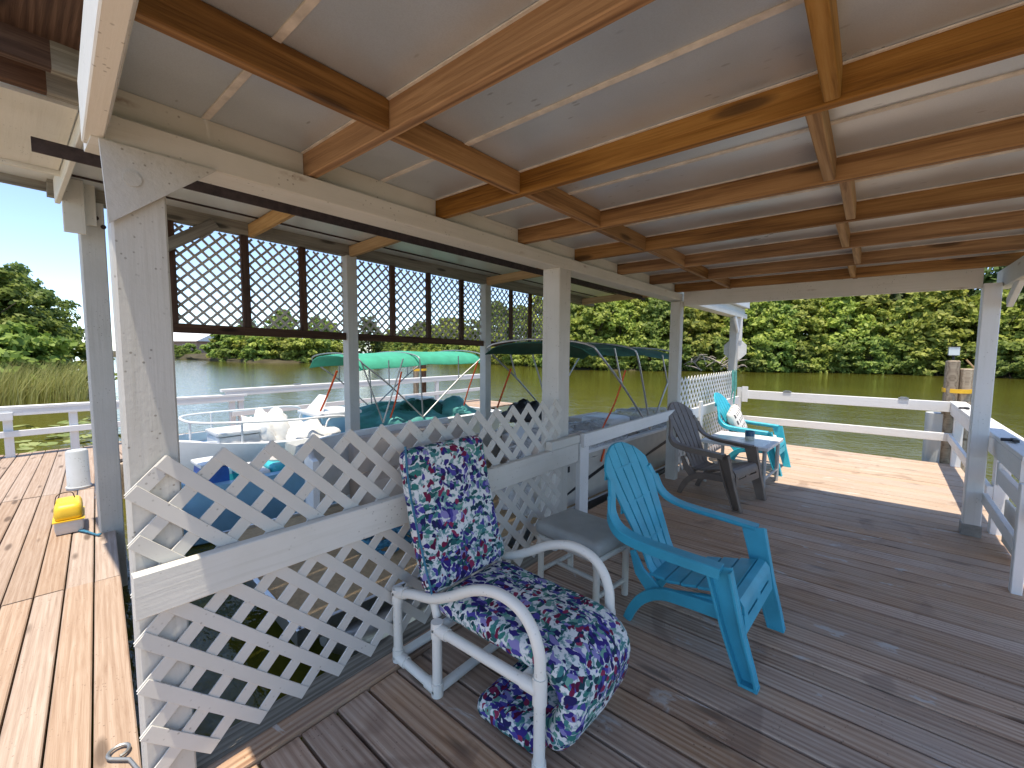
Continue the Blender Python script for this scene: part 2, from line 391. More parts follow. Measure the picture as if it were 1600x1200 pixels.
    def build(s, name, mat, parent=None, smooth=True, angle=40, world=False, Mw=None, **kw):
        m = bpy.data.meshes.new(name)
        vs = s.v
        if world and parent is not None:
            inv = PW[parent.name].inverted(); vs = [tuple(inv @ Vector(v)) for v in vs]
        m.from_pydata(vs, [], s.f); m.materials.append(M[mat]); m.update()
        import bmesh
        bm = bmesh.new(); bm.from_mesh(m); bmesh.ops.recalc_face_normals(bm, faces=bm.faces); bm.to_mesh(m); bm.free()
        if smooth:
            m.shade_smooth(); m.set_sharp_from_angle(angle=R(angle))
        return link(name, m, parent, Mw, **kw)
def copy_tree(o, loc, rz, label=None, cat=None, group=None, mat=None, sc=1):
    c = o.copy(); COL.objects.link(c); c.matrix_basis = Matrix.Translation(loc) @ Matrix.Rotation(rz, 4, 'Z') @ Matrix.Scale(sc, 4)
    PW[c.name] = c.matrix_basis.copy()
    if label: c['label'] = label
    if cat: c['category'] = cat
    if group: c['group'] = group
    def rec(src, dst):
        for ch in list(src.children):
            d = ch.copy(); COL.objects.link(d); d.parent = dst; d.matrix_basis = ch.matrix_basis.copy()
            if mat:
                key = (d.data.name, mat)
                if key not in BC:
                    mm = d.data.copy(); mm.materials.clear(); mm.materials.append(M[mat]); BC[key] = mm
                d.data = BC[key]
            rec(ch, d)
    rec(o, c); return c
def smooth_path(pts, n=6):
    """Catmull-Rom through pts"""
    P = [Vector(p) for p in pts]; P = [2*P[0]-P[1]]+P+[2*P[-1]-P[-2]]; out = []
    for i in range(1, len(P)-2):
        for k in range(n):
            t = k/n; a, b, c, d = P[i-1:i+3]
            out.append(.5*((2*b)+(c-a)*t+(2*a-5*b+4*c-d)*t*t+(-a+3*b-3*c+d)*t**3))
    return out+[P[-2]]

# ================================================================== SETTING
WL = -.5
MB().add([(-900, -900, WL), (900, -900, WL), (900, 900, WL), (-900, 900, WL)], [(0, 1, 2, 3)]).build('water', 'water', kind='structure')
MB().add([(-1500, -1500, -2.2), (1500, -1500, -2.2), (1500, 1500, -2.2), (-1500, 1500, -2.2)], [(0, 1, 2, 3)]).build('ground', 'mud', kind='structure')
MB().add([(-14, -40, -.06), (22, -40, -.06), (22, -4.42, -.06), (-14, -4.42, -.06), (22, -4.42, -2.), (-14, -4.42, -2.)], [(0, 1, 2, 3), (3, 2, 4, 5)]).build('bounce_yard', 'bounce_ground', kind='structure', smooth=False)  # unseen pale ground behind the camera, added to bounce light into the porch
def bank(name, line, back, h=.45):
    """a strip of bank: shoreline polyline, pushed back by `back` (vector) with a rising edge"""
    vs = []; fs = []
    P = smooth_path([(x, y, 0) for x, y in line], 6); n = len(P); b = Vector((*back, 0)); bl = b.length; bu = b/bl
    rows = [(-1.2, WL-.25), (.0, WL+.02), (.8, WL+.3), (3, WL+.55), (10, WL+h+.3), (bl, WL+h+.6)]
    for d, z in rows:
        for p in P:
            vs.append((p.x+bu.x*d+random.uniform(-.25, .25), p.y+bu.y*d+random.uniform(-.25, .25), z+random.uniform(-.06, .06)))
    for i in range(len(rows)-1):
        fs += [(i*n+j, i*n+j+1, (i+1)*n+j+1, (i+1)*n+j) for j in range(n-1)]
    return MB().add(vs, fs).build(name, 'mud', kind='structure')
SHORE = [(-175, 108), (-120, 86), (-74, 65), (-50, 51), (-33, 44.5), (-24.5, 41), (-13.5, 47.7), (-3, 54.5), (6, 55), (16, 52), (32, 44), (60, 30)]
bank('far_bank', SHORE, (30, 160), .8)
ISLE = [(-150, 16), (-112, 23.5), (-92, 23), (-72, 24.5), (-66, 29), (-68, 36), (-90, 52), (-130, 66)]
bank('island_bank', ISLE[:6]+[(-72, 41), (-96, 58)], (-60, 8), .6)
NEARL = [(-16, -14), (-20.5, -5), (-23.5, -.5), (-27, 2.0), (-33, 3.2), (-42, 3.0), (-55, 0)]
bank('near_bank', NEARL, (-14, -30), .5)

# ------------------------------------------------------------------ porch deck
PITCH = .148; Y0 = 2.303
deck = MB()
deck.box((-.4, 1.7, -.16), (2.2, 12.8, .16))
for x in (-1.55, -.3, .8): deck.box((x, 1.7, -.14), (.06, 13.0, .2))
deck = deck.build('deck', 'greywood', kind='structure', smooth=False)
for k in range(-46, 40):  # rows behind the camera are unseen, run further back to bounce light
    y = Y0+PITCH*(k+.5)
    if y > 8.22: break
    xl = -1.632 if y < 2.62 else (-1.98 if y < 4.95 else -1.9)
    xr = 2.6 if y < 5.0 else .985
    dz = random.uniform(-.002, .002)
    cuts = [xl, xr] if y > 5 else [xl, random.choice((1.05, 1.25, 1.45)), xr]
    for a, b in zip(cuts, cuts[1:]):
        if y > 7.3 and a < -1.5: pass
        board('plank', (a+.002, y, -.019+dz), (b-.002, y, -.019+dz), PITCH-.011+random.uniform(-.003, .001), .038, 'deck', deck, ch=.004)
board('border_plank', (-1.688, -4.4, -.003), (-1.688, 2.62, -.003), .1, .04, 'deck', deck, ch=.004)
board('edge_beam', (-1.8, -4.4, -.035), (-1.8, 2.72, -.035), .12, .10, 'greywood', deck)
board('edge_beam', (-1.99, 2.75, -.12), (-1.95, 8.2, -.12), .04, .2, 'greywood', deck)
board('edge_beam', (-1.95, 8.235, -.12), (1.0, 8.235, -.12), .03, .22, 'greywood', deck)
for x in (-1.8, .85):
    for y in (2.7, 5.1, 8.1):
        MB().lathe([(.11, -1.9), (.11, -.23)], (x-.1*(x < 0), y, 0), 14).build('support_piling', 'piling', deck)

# ------------------------------------------------------------------ left walkway and far walkway
walk = MB()
ang = math.atan(.1063); dv = Vector((-math.cos(ang), math.sin(ang), 0)); nv = Vector((-math.sin(ang), -math.cos(ang), 0))
E0 = Vector((-1.905, .249, 0))
for off in (.1, .7, 1.5):
    p = E0+dv*3.7+nv*off; walk.box((p.x, p.y, -.14), (7.2, .05, .18), -ang)
walk = walk.build('walkway', 'brown', kind='structure', smooth=False)
seg = [0., 1.86, 4.45, 7.3]
for k in range(16):
    o = .0655+.131*k
    for a, b in zip(seg, seg[1:]):
        j = 0
        p, q = E0+nv*o+dv*(a+.003), E0+nv*o+dv*(b-.003)
        z = -.019+random.uniform(-.003, .003)
        board('plank', (p.x, p.y, z), (q.x, q.y, z), .124+random.uniform(-.003, .001), .038, 'newdeck', walk, ch=.005)
walk2 = MB()
for x in (-8.0, -9.1): walk2.box((x, 3.6, -.15), (.06, 10.4, .18))
walk2 = walk2.build('far_walkway', 'brown', kind='structure', smooth=False)
for k in range(60):
    y = .98+.143*k
    xl, xr = -9.3, -7.78
    board('plank', (xl, y, -.019), (xr, y, -.019+random.uniform(-.003, .003)), .134, .038, 'newdeck', walk2, ch=.004)
for x, y in ((-8.0, 2.2), (-8.0, 5.2), (-9.2, 2.8), (-9.2, 5.8), (-9.2, 9.0), (-4.9, .75), (-7.6, 1.05)):
    MB().lathe([(.1, -1.9), (.1, -.03)], (x, y, 0), 12).build('support_piling', 'piling', walk2)

# ================================================================== PORCH PAVILION
pav = thing('porch_pavilion', 'open porch roof of amber joists on thick white posts with silver metal panels', 'pavilion', (-.4, 2.6, 0))
def vpost(x0, x1, y0, y1, z0, z1, mat, parent, name='post'):
    return board(name, ((x0+x1)/2, (y0+y1)/2, z0), ((x0+x1)/2, (y0+y1)/2, z1), x1-x0, y1-y0, mat, parent, up=(0, 1, 0), ch=.006)
vpost(-1.79, -1.722, .232, .365, -1.6, 2.095, 'postp', pav)
vpost(-1.87, -1.722, 2.58, 2.73, -.02, 2.095, 'postp', pav)
vpost(-1.815, -1.70, 5.02, 5.13, -.02, 2.075, 'postp', pav)
vpost(-1.865, -1.75, 7.95, 8.09, -.02, 2.095, 'postp', pav)
pE = vpost(.655, .76, 5.07, 5.17, 0, 2.06, 'rail', pav)
MB().box((.7075, 5.12, .048), (.118, .112, .095)).build('post_base', 'galv', pav, world=True)
# beam on the post line: ledger below, header board above
board('ledger_beam', (-1.79, .20, 2.134), (-1.79, 8.5, 2.126), .145, .082, 'white', pav)
board('header_board', (-1.812, .20, 2.227), (-1.812, 8.55, 2.222), .085, .1, 'white', pav)
board('rake_board', (-1.80, .212, 2.187), (1.15, .035, 2.187), .045, .175, 'soffit', pav)
board('rake_lining', (-1.70, .235, 2.20), (1.15, .063, 2.20), .006, .14, 'white', pav)
board('end_beam', (-1.695, 5.125, 2.117), (.655, 5.125, 2.119), .04, .176, 'white', pav)
board('side_beam', (.80, .1, 2.105), (.80, 5.35, 2.105), .075, .145, 'white', pav)
board('knee_brace', (.80, 5.06, 1.9), (.80, 4.75, 2.06), .035, .08, 'rail', pav)
JY = [.834, 1.508, 2.181, 2.86, 3.573, 4.292, 5.012]
for y in JY:
    board('joist', (-1.766, y, 2.2265), (1.02, y+.01, 2.2265), .038, .094, 'joist', pav, ch=.003)
edges = [.20]+JY
for i, (a, b) in enumerate(zip(edges, edges[1:])):
    dx = .012*(-1)**i
    ra = a+.019 if i else .225-.03
    if i == 0: ra = .20
    board('blocking', (-1.215+dx, ra, 2.2285), (-1.215+dx, b-.019, 2.2285), .038, .090, 'joist', pav, ch=.003)
    if i: board('blocking', (-.155+(.035 if i % 2 else -.012), ra, 2.2285), (-.155+(.035 if i % 2 else -.012), b-.019, 2.2285), .038, .090, 'rafter', pav, ch=.003)
board('blocking', (-1.215, 5.031, 2.228), (-1.215, 5.14, 2.228), .038, .09, 'joist', pav)
board('blocking', (-.155, 5.031, 2.228), (-.155, 5.14, 2.228), .038, .09, 'joist', pav)
# roof panels: one between every pair of seams (mid-bay), crosswise like the joists
cuts = [.06, .49]+[(a+b)/2 for a, b in zip(JY, JY[1:])]+[5.32]
MB().prism([(-1.87, .21, 2.275), (1.03, .035, 2.275), (1.03, .488, 2.275), (-1.87, .488, 2.275)], (0, 0, .018)).build('roof_panel', 'roof', pav, world=True, smooth=False)
for a, b in zip(cuts[1:], cuts[2:]):
    board('roof_panel', (-1.87, (a+b)/2, 2.284), (1.03, (a+b)/2+.004, 2.284), b-a-.004, .018, 'roof', pav, ch=.002)
for y in cuts[1:-1]:
    board('seam_strip', (-1.76, y, 2.272), (1.02, y, 2.272), .022, .006, 'seam', pav, ch=.001)
for y in JY:
    board('seam_strip', (-1.76, y-.022, 2.2715), (1.02, y-.012, 2.2715), .014, .005, 'seam', pav, ch=.001)
# plywood gusset at the near post and small cleat blocks
MB().prism([(-1.716, .215, 2.092), (-1.716, .50, 2.092), (-1.716, .225, 1.86)], (.012, 0, 0)).build('gusset_plate', 'postp', pav, world=True, smooth=False)
MB().tube([(-1.706, .282, 2.0+.0001), (-1.700, .282, 2.0)], .022, 14).build('bolt_head', 'postp', pav, world=True)
# raised white board on the far part of the beam and its brace at the end post
board('beam_cap', (-1.79, 5.4, 2.335), (-1.79, 8.6, 2.335), .17, .12, 'rail', pav)
board('knee_brace', (-1.735, 7.96, 1.86), (-1.735, 7.70, 2.085), .03, .08, 'rail', pav)
board('knee_brace', (-1.74, 8.095, 1.70), (-1.74, 8.095, 2.09), .08, .02, 'rail', pav, up=(0, 1, 0))

# ================================================================== BOAT SHELTER
sh = thing('boat_shelter', 'pale metal roof over the boat slip on slim white posts with pine rafters', 'boat shelter', (-3.4, 4, 0))
zf = lambda y, z: z-.018*(y-1)
for y0, y1 in ((.455, .60), (2.655, 2.785), (5.0, 5.13)):
    vpost(-4.865, -4.735, y0, y1, -1.6, zf(y0, 2.63), 'postp', sh)
board('top_beam', (-4.80, .30, zf(.3, 2.70)), (-4.80, 8.5, zf(8.5, 2.70)), .09, .15, 'greywood', sh)
for y, z in ((1.66, 2.66), (2.72, 2.65), (5.06, 2.6), (8.0, 2.55)):
    board('rafter', (-1.9, y, z+.10), (-4.752, y, z), .045, .125, 'rafter', sh)
board('wall_plate', (-1.9, .37, 2.60), (-1.9, 8.4, 2.50), .06, .3, 'white', sh)
for y in (.42, 2.66, 5.08):
    board('stub_post', (-1.9, y, 2.28), (-1.9, y, 2.5), .06, .08, 'white', sh, up=(0, 1, 0))
board('steel_bar', (-3.43, .17, 2.565), (-3.43, 8.1, 2.53), .012, .075, 'steel', sh, ch=.001)
for y in (1.66, 2.72, 5.06): board('hanger', (-3.43, y, 2.58), (-3.43, y, 2.68), .01, .04, 'steel', sh, up=(0, 1, 0), ch=.001)
xs = np.linspace(-1.82, -5.0, 8)
for a, b in zip(xs, xs[1:]):
    za, zb = 2.845-(-1.82-a)*.028, 2.845-(-1.82-b)*.028
    board('roof_panel', ((a+b)/2, 0.0, (za+zb)/2), ((a+b)/2, 8.7, (za+zb)/2-.11), abs(b-a)-.004, .012, 'roofslip', sh, up=(-.028, 0, 1), ch=.001)
    board('roof_rib', (b+.02, 0.0, zb-.012), (b+.02, 8.7, zb-.122), .02, .012, 'steel', sh, ch=.001)
board('eave_board', (-4.86, .02, 2.745), (-4.86, 8.6, 2.61), .02, .12, 'greywood', sh)
board('knee_brace', (-4.74, .66, 2.16), (-4.74, 1.36, 2.66), .04, .1, 'greywood', sh)
# the near gable overhang: brown lookouts, white soffit, fascia
board('dark_underlay', (-1.85, .16, 2.805), (-3.10, .16, 2.79), .36, .012, 'brown', sh)  # dark sheet added to darken the pale roof underside above the lookouts
for x in (-2.74, -3.0): board('lookout', (x, -.02, 2.735), (x, .32, 2.735), .05, .12, 'brown', sh)
for x in (-2.74, -3.0): board('lookout_end', (x, .21, 2.734), (x, .322, 2.734), .053, .123, 'greywood', sh)
board('soffit_board', (-3.12, .16, 2.70), (-4.20, .16, 2.685), .33, .02, 'soffit', sh)
board('gable_board', (-1.95, .345, 2.72), (-4.72, .345, 2.66), .03, .17, 'soffit', sh)
board('fascia_board', (-4.22, .0, 2.70), (-4.22, .33, 2.70), .03, .11, 'soffit', sh)
board('corner_board', (-4.62, .42, 2.36), (-4.62, .42, 2.75), .025, .12, 'soffit', sh, up=(0, 1, 0))
board('corner_board', (-4.7, .50, 2.45), (-4.7, .50, 2.78), .025, .10, 'soffit', sh, up=(0, 1, 0))
for z in (2.52, 2.46):
    MB().tube([(-4.735, .55+(.04 if z < 2.5 else 0), z), (-4.72, .55+(.04 if z < 2.5 else 0), z)], .017, 10).build('bolt_head', 'steel', sh, world=True)

# hanging lattice screen
def lattice(parent, P, ux, uz, w, h, per, sw, th, mat, nrm, ox=0, oz=0, ch=.001, zig=False):
    """diagonal slats, each its own object: P corner, ux/uz unit axes, both layers offset along nrm"""
    P, ux, uz, nrm = Vector(P), Vector(ux), Vector(uz), Vector(nrm); hw = sw/2
    for sgn, off in ((1, 0), (-1, th*.75)):
        lo, hi = (-h, w) if sgn > 0 else (0, w+h)
        k0 = math.ceil((lo-ox)/per)
        c = ox+k0*per
        while c < hi:
            # a - sgn*b = c
            pts = []
            b0 = 0; a0 = c
            bs = [0, h]
            t0, t1 = (max(0, -c), min(h, w-c)) if sgn > 0 else (max(0, c-w), min(h, c))
            if t1-t0 > .03:
                a_ = lambda b: c+sgn*b
                e = hw*.55 if zig else 0
                p = P+ux*(a_(t0-e))+uz*(t0-e)+nrm*off; q = P+ux*(a_(t1+e))+uz*(t1+e)+nrm*off
                board('slat', p, q, sw, th, mat, parent, up=nrm, ch=ch)
            c += per
scr = thing('lattice_screen', 'brown framed weathered lattice screen hanging under the boat shelter roof edge', 'lattice screen', (-4.8, 4, 1.6))
dn = Vector((0, 1, -.018)).normalized()
board('bottom_rail', (-4.8, .98, zf(.98, 1.69)), (-4.8, 6.95, zf(6.95, 1.69)), .045, .085, 'brown', scr)
for y in (1.02, 1.61, 2.17, 3.31, 3.90, 4.53, 5.69, 6.23, 6.78):
    board('stile', (-4.795, y, zf(y, 1.733)), (-4.795, y, zf(y, 2.62)), .045, .07, 'brown', scr, up=(0, 1, 0))
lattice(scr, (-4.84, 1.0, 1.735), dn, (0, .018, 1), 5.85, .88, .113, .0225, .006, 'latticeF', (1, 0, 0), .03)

# ================================================================== NEAR LATTICE FENCE
lf = thing('lattice_fence', 'low off-white lattice fence with wide middle rail behind the floral chair', 'lattice fence', (-1.7, 1.4, 0))
lattice(lf, (-1.709, .247, .112), (0, 1, 0), (0, 0, 1), 2.332, 1.022, .157, .044, .006, 'lattice', (1, 0, 0), .0, zig=True)
board('middle_rail', (-1.673, .222, .749), (-1.673, 2.76, .743), .04, .14, 'white', lf)
board('rail_block', (-1.671, 2.40, .845), (-1.671, 2.765, .845), .05, .06, 'white', lf)

# gate-like handrail between the second and third post
gr = thing('handrail', 'white handrail with one short upright bridging the boat opening between two posts', 'railing', (-1.68, 3.8, 0))
board('upright', (-1.675, 2.86, .0), (-1.675, 2.86, .80), .04, .13, 'rail', gr, up=(0, 1, 0))
board('rail', (-1.645, 2.80, .825), (-1.645, 5.12, .815), .035, .105, 'rail', gr)

# lattice fence between the third and the end post
lc = thing('lattice_fence', 'bright white fine lattice fence behind the brown chair and glass topped table', 'lattice fence', (-1.72, 6.6, 0))
lattice(lc, (-1.745, 5.16, .05), (0, 1, 0), (0, 0, 1), 2.78, 1.13, .125, .034, .006, 'latticeC', (1, 0, 0), .0, zig=True)
board('middle_rail', (-1.70, 5.14, .73), (-1.70, 8.0, .70), .035, .13, 'rail', lc)
board('upright', (-1.675, 5.85, .0), (-1.675, 5.85, .86), .035, .1, 'rail', lc, up=(0, 1, 0))

# ------------------------------------------------------------------ railings of the porch
fr = thing('end_railing', 'white two rail railing along the open water end of the porch deck', 'railing', (-.4, 8.2, 0))
board('top_rail', (-1.70, 8.20, .785), (.90, 8.205, .785), .045, .14, 'rail', fr)
board('lower_rail', (-1.70, 8.20, .36), (.90, 8.205, .37), .04, .11, 'rail', fr)
board('upright', (-1.63, 8.165, .66), (-1.63, 8.165, .92), .09, .03, 'rail', fr, up=(0, 1, 0))
board('upright', (-1.72, 8.19, 0), (-1.72, 8.19, .9), .06, .06, 'rail', fr, up=(0, 1, 0))
for x in (-1.02, .38):
    MB().box((x, 8.195, .865), (.11, .05, .02)).box((x, 8.195, .88), (.07, .03, .014)).build('cleat', 'galv', fr, world=True)
rr = thing('side_railing', 'white side railing with wide flat cap running past the slim corner post', 'railing', (.88, 6, 0))
xr = lambda y: .925-(8.2-y)*.019
board('cap_rail', (xr(8.28), 8.28, .842), (xr(4.15), 4.15, .835), .15, .032, 'rail', rr)
board('side_rail', (xr(8.2)-.055, 8.17, .752), (xr(4.2)-.055, 4.2, .745), .03, .14, 'rail', rr)
board('lower_rail', (xr(8.2)-.06, 8.17, .37), (xr(5.2)-.06, 5.19, .36), .035, .10, 'rail', rr)
for y in (8.12, 6.6, 5.28):
    board('upright', (xr(y)+.01, y, 0), (xr(y)+.01, y, .822), .09, .09, 'rail', rr, up=(0, 1, 0))
board('upright', (xr(4.24)+.02, 4.24, 0), (xr(4.24)+.02, 4.24, .815), .08, .05, 'rail', rr, up=(0, 1, 0))
for y in (7.2, 4.75):
    MB().box((xr(y)-.02, y, .87), (.03, .1, .02)).tube([(xr(y)-.09, y+.0, .868), (xr(y)-.02, y, .872)], .012, 8).build('cleat', 'black', rr, world=True)
gt = thing('side_gate', 'low white gate frame with two sloping rails hinged by the corner post', 'gate', (.8, 4.5, 0))
board('upright', (.775, 4.035, .0), (.775, 4.035, .70), .05, .06, 'rail', gt, up=(0, 1, 0))
board('rail', (.765, 5.06, .335), (.765, 4.07, .30), .035, .085, 'rail', gt)
board('rail', (.815, 4.92, .56), (.815, 3.95, .53), .04, .11, 'rail', gt)
board('upright', (.835, 4.95, .48), (.835, 4.95, .66), .07, .05, 'rail', gt, up=(0, 1, 0))
board('filler_board', (.87, 4.98, .20), (.87, 4.55, .20), .02, .34, 'soffit', gt)

# pilings with yellow strap and solar lamp
pl = thing('mooring_piling', 'pair of weathered wooden pilings strapped with yellow webbing beyond railing corner', 'piling', (.93, 8.5, 0))
MB().lathe([(.075, -2.), (.075, 1.395), (.06, 1.41)], (.865, 8.44, 0), 14).build('pile', 'piling', pl, world=True)
MB().lathe([(.07, -2.), (.07, 1.29), (.058, 1.30)], (1.01, 8.46, 0), 14).build('pile', 'piling', pl, world=True)
MB().box((.93, 8.42, .735), (.40, .24, .03)).build('shelf_board', 'greywood', pl, world=True)
MB().strip([((.937+.155*math.cos(a)), 8.45+.095*math.sin(a), 1.0+.01*math.sin(a)) for a in np.linspace(0, 2*math.pi, 25)], (0, 0, 1), .055, .01).build('strap', 'strap', pl, world=True)
MB().lathe([(.16, -2.), (.16, .66)], (.80, 8.55, 0), 16).build('sleeve', 'bucket', pl, world=True)
board('slanted_board', (1.0, 8.52, 1.42), (1.16, 8.50, 1.20), .09, .02, 'rafter', pl)
sol = thing('solar_lamp', 'small clear solar lamp on top of the taller wooden piling', 'lamp', (.865, 8.44, 1.41))
MB().lathe([(.012, 0), (.012, .06), (.03, .07)]).build('stem', 'black', sol)
MB().box((0, 0, .125), (.105, .105, .11)).build('lens', 'tabletop', sol)
MB().box((0, 0, .186), (.115, .115, .012)).build('solar_cap', 'black', sol)

# sign plate and teal rope on the end post
sg = MB().prism([(-1.745+.0, 8.06+.19*math.cos(a), 1.55+.19*math.sin(a)) for a in np.linspace(0, 2*math.pi, 9)[:-1]+math.pi/8], (.012, 0, 0))
sg.v = [( -1.80+(v[1]-8.06)*1.0, 8.10+(v[0]+1.745), v[2]) for v in sg.v]
sg.build('sign_plate', 'rail', label='white octagonal sign plate seen from behind on the end post', cat='sign')
rp = MB()
for k in range(9):
    y = 7.38+.034*k+random.uniform(-.012, .012); x = -1.668+random.uniform(-.012, .016); zb = .62+random.uniform(0, .3)
    rp.tube(smooth_path([(x, y, 1.2+random.uniform(-.02, .03)), (x+.012, y+random.uniform(-.02, .02), .95), (x, y+random.uniform(-.04, .04), zb)], 4), .0065, 6)
rp.build('hanging_rope', 'ropeteal', label='teal rope hanging in strands over the white lattice by the end post', cat='rope')

# ------------------------------------------------------------------ outer railings on the far walkway
lr = thing('walkway_railing', 'white railing on the left walkway in front of the tall reeds', 'railing', (-9, .5, 0))
board('top_rail', (-9.0, -3., .72), (-9.0, 2.95, .648), .13, .04, 'rail', lr)
board('side_rail', (-8.955, -3., .655), (-8.955, 2.9, .585), .03, .09, 'rail', lr)
board('lower_rail', (-8.95, -3., .325), (-8.95, 1.2, .325), .035, .085, 'rail', lr)
for y in (-2.4, -1.1, .03, .66): board('upright', (-9.02, y, -.25), (-9.02, y, .70), .09, .09, 'rail', lr, up=(0, 1, 0))
board('cleat_block', (-8.93, .02, .52), (-8.93, .02, .62), .05, .12, 'rail', lr, up=(0, 1, 0))
lr2 = thing('walkway_railing', 'white railing on the outer walkway behind the green canopied boat', 'railing', (-9, 5, 0))
board('top_rail', (-9.0, 2.55, .75), (-9.05, 9.6, .78), .13, .045, 'rail', lr2)
board('side_rail', (-8.955, 2.6, .69), (-9.0, 9.5, .72), .03, .09, 'rail', lr2)
board('lower_rail', (-8.95, 2.7, .31), (-9.0, 9.5, .36), .035, .09, 'rail', lr2)
for y in (2.72, 2.86, 5.2, 7.6): board('upright', (-9.02, y, -.25), (-9.02, y, .73), .085, .085, 'rail', lr2, up=(0, 1, 0))
for y in (3.9, 5.9): MB().box((-9.0, y, .795), (.05, .13, .03)).build('cleat', 'galv', lr2, world=True)
ml = thing('mooring_piling', 'wooden mooring post with yellow band beside the outer walkway railing', 'piling', (-9.35, 7.3, 0))
MB().lathe([(.075, -2), (.075, 1.45)], (-9.40, 7.2, 0), 12).build('pile', 'piling', ml, world=True)
MB().lathe([(.07, -2), (.07, 1.2)], (-9.30, 7.38, 0), 12).build('pile', 'brown', ml, world=True)
MB().strip([(-9.35+.14*math.cos(a), 7.29+.2*math.sin(a), .98) for a in np.linspace(0, 2*math.pi, 25)], (0, 0, 1), .06, .01).build('strap', 'strap', ml, world=True)

# ================================================================== FURNITURE
def interp(t, tab):
    for (a, va), (b, vb) in zip(tab, tab[1:]):
        if t <= b: return va+(vb-va)*(t-a)/(b-a)
    return tab[-1][1]
def adirondack(name, mat):
    """resin adirondack chair, facing +x, built at the origin, returned as root"""
    t = thing(name, 'x', 'chair')
    hw = lambda z: interp(z, [(.2, .165), (.4, .175), (.55, .205), (.7, .24), (.82, .255), (.88, .25), (.96, .235)])
    bx = lambda z: -.20-.31*max(0, (z-.27)/.66)**1.08-(.0 if z > .3 else -.03)
    back = MB()
    NS = 5
    for z0 in (.42, .62, .80):
        back.strip([(bx(z0)-.012, hw(z0)*u*.97, z0) for u in np.linspace(-1, 1, 7)], (0, 0, 1), .045, .008)
    back = back.build('backrest', mat, t)
    for i in range(NS):
        ua, ub = -1+2*i/NS, -1+2*(i+1)/NS; um = (ua+ub)/2
        zt = .945-.10*abs(um)**2.2; zs = np.linspace(.265, zt, 11); m = MB(); vs = []
        for k, z in enumerate(zs):
            g = .0075 if 1 < k < 9 else .004
            for dx in (0, -.013):
                for u in np.linspace(0, 1, 4):
                    uu = ua+(ub-ua)*u; fr = k/10; zz = .265+(.945-.115*abs(uu)**2.3-.265)*fr
                    y = hw(zz)*ua+g+(hw(zz)*(ub-ua)-2*g)*u
                    vs.append((bx(zz)+dx+.012*(y/.25)**2, y, zz))
        n = 8; fs = []
        for k in range(len(zs)-1):
            for j in range(3):
                fs += [(k*n+j, k*n+j+1, (k+1)*n+j+1, (k+1)*n+j), (k*n+4+j, (k+1)*n+4+j, (k+1)*n+5+j, k*n+5+j)]
            fs += [(k*n, (k+1)*n, (k+1)*n+4, k*n+4), (k*n+3, k*n+7, (k+1)*n+7, (k+1)*n+3)]
        e = (len(zs)-1)*n
        for j in range(3): fs += [(j, j+4, j+5, j+1), (e+j, e+j+1, e+j+5, e+j+4)]
        m.add(vs, fs).build('slat', mat, back, angle=50)
    sz = lambda x: .252+.24*(x+.2)+.12*max(0, -.1-x)**1.2*3
    seat = None
    for a, b in ((.14, .215), (-.212, -.125), (-.115, -.04), (-.03, .045), (.055, .13)):
        w = .36+.10*((a+.2)/.4)
        q = MB().strip([(a+(b-a)*u, 0, sz(a+(b-a)*u)+.02) for u in np.linspace(0, 1, 4)], (0, 1, 0), w, .016, .5).build('slat' if seat else 'seat', mat, seat or t)
        seat = seat or q
    for s in (-1, 1): MB().strip([(-.17, s*.19, .222), (0, s*.21, .275), (.17, s*.225, .325)], (0, 1, 0), .03, .03).build('side_rail', mat, seat)
    ap = MB().strip([(.22, 0, sz(.22)+.018), (.25, 0, sz(.22)+.012), (.268, 0, sz(.22)-.012), (.273, 0, .30)], (0, 1, 0), .5, .014)
    ap.strip([(.275, 0, .285), (.283, 0, .225)], (0, 1, 0), .52, .014)
    for y in (-.23, 0, .23): ap.strip([(.272, y, .31), (.276, y, .275)], (0, 1, 0), .06, .014)
    ap.build('front_apron', mat, t)
    for s in (-1, 1):
        arm = smooth_path([(.19, s*.315, .522), (.0, s*.325, .53), (-.2, s*.33, .54), (-.31, s*.325, .565), (-.375, s*.30, .625), (-.40, s*.265, .71), (-.425, s*.237, .78)], 5)
        n = len(arm)
        m = MB().strip(arm, [(0, 1, 0)]*n, [.078]*(n//2)+list(np.linspace(.078, .04, n-n//2)), .022, .45)
        out = [Vector(p)+Vector((0, s*.034, -.016)) for p in arm[:n-4]]
        m.strip(out, (0, 0, 1), .045, .010)
        m.build('armrest', mat, t)
        P = smooth_path([(.175, s*.315, .52), (.205, s*.31, .40), (.245, s*.30, .24), (.29, s*.288, .09), (.315, s*.28, 0.002)], 3)
        n = len(P); wd = list(np.linspace(.115, .078, n))
        leg = MB().strip([p-Vector((0, s*.018, 0)) for p in P], (1, 0, 0), wd, .010)
        for e in (-1, 1):
            leg.strip([p+Vector((e*(w/2-.006), 0, 0)) for p, w in zip(P, wd)], (0, 1, 0), .048, .011)
        leg.box((.315, s*.28, .008), (.078, .048, .014))
        leg.build('front_leg', mat, t)
        Q = smooth_path([(.2, s*.255, .285), (.0, s*.235, .262), (-.13, s*.22, .235), (-.23, s*.205, .165), (-.29, s*.195, .08), (-.325, s*.19, .002)], 4)
        leg = MB().strip(Q, (0, 1, 0), .03, list(np.linspace(.07, .045, len(Q))))
        leg.strip([(-.16, s*.20, .22), (-.26, s*.19, .30), (-.31, s*.18, .40)], (0, 1, 0), .02, [.09, .06, .03])
        leg.build('rear_leg', mat, t)
    return t
ch = adirondack('adirondack_chair', 'turq')
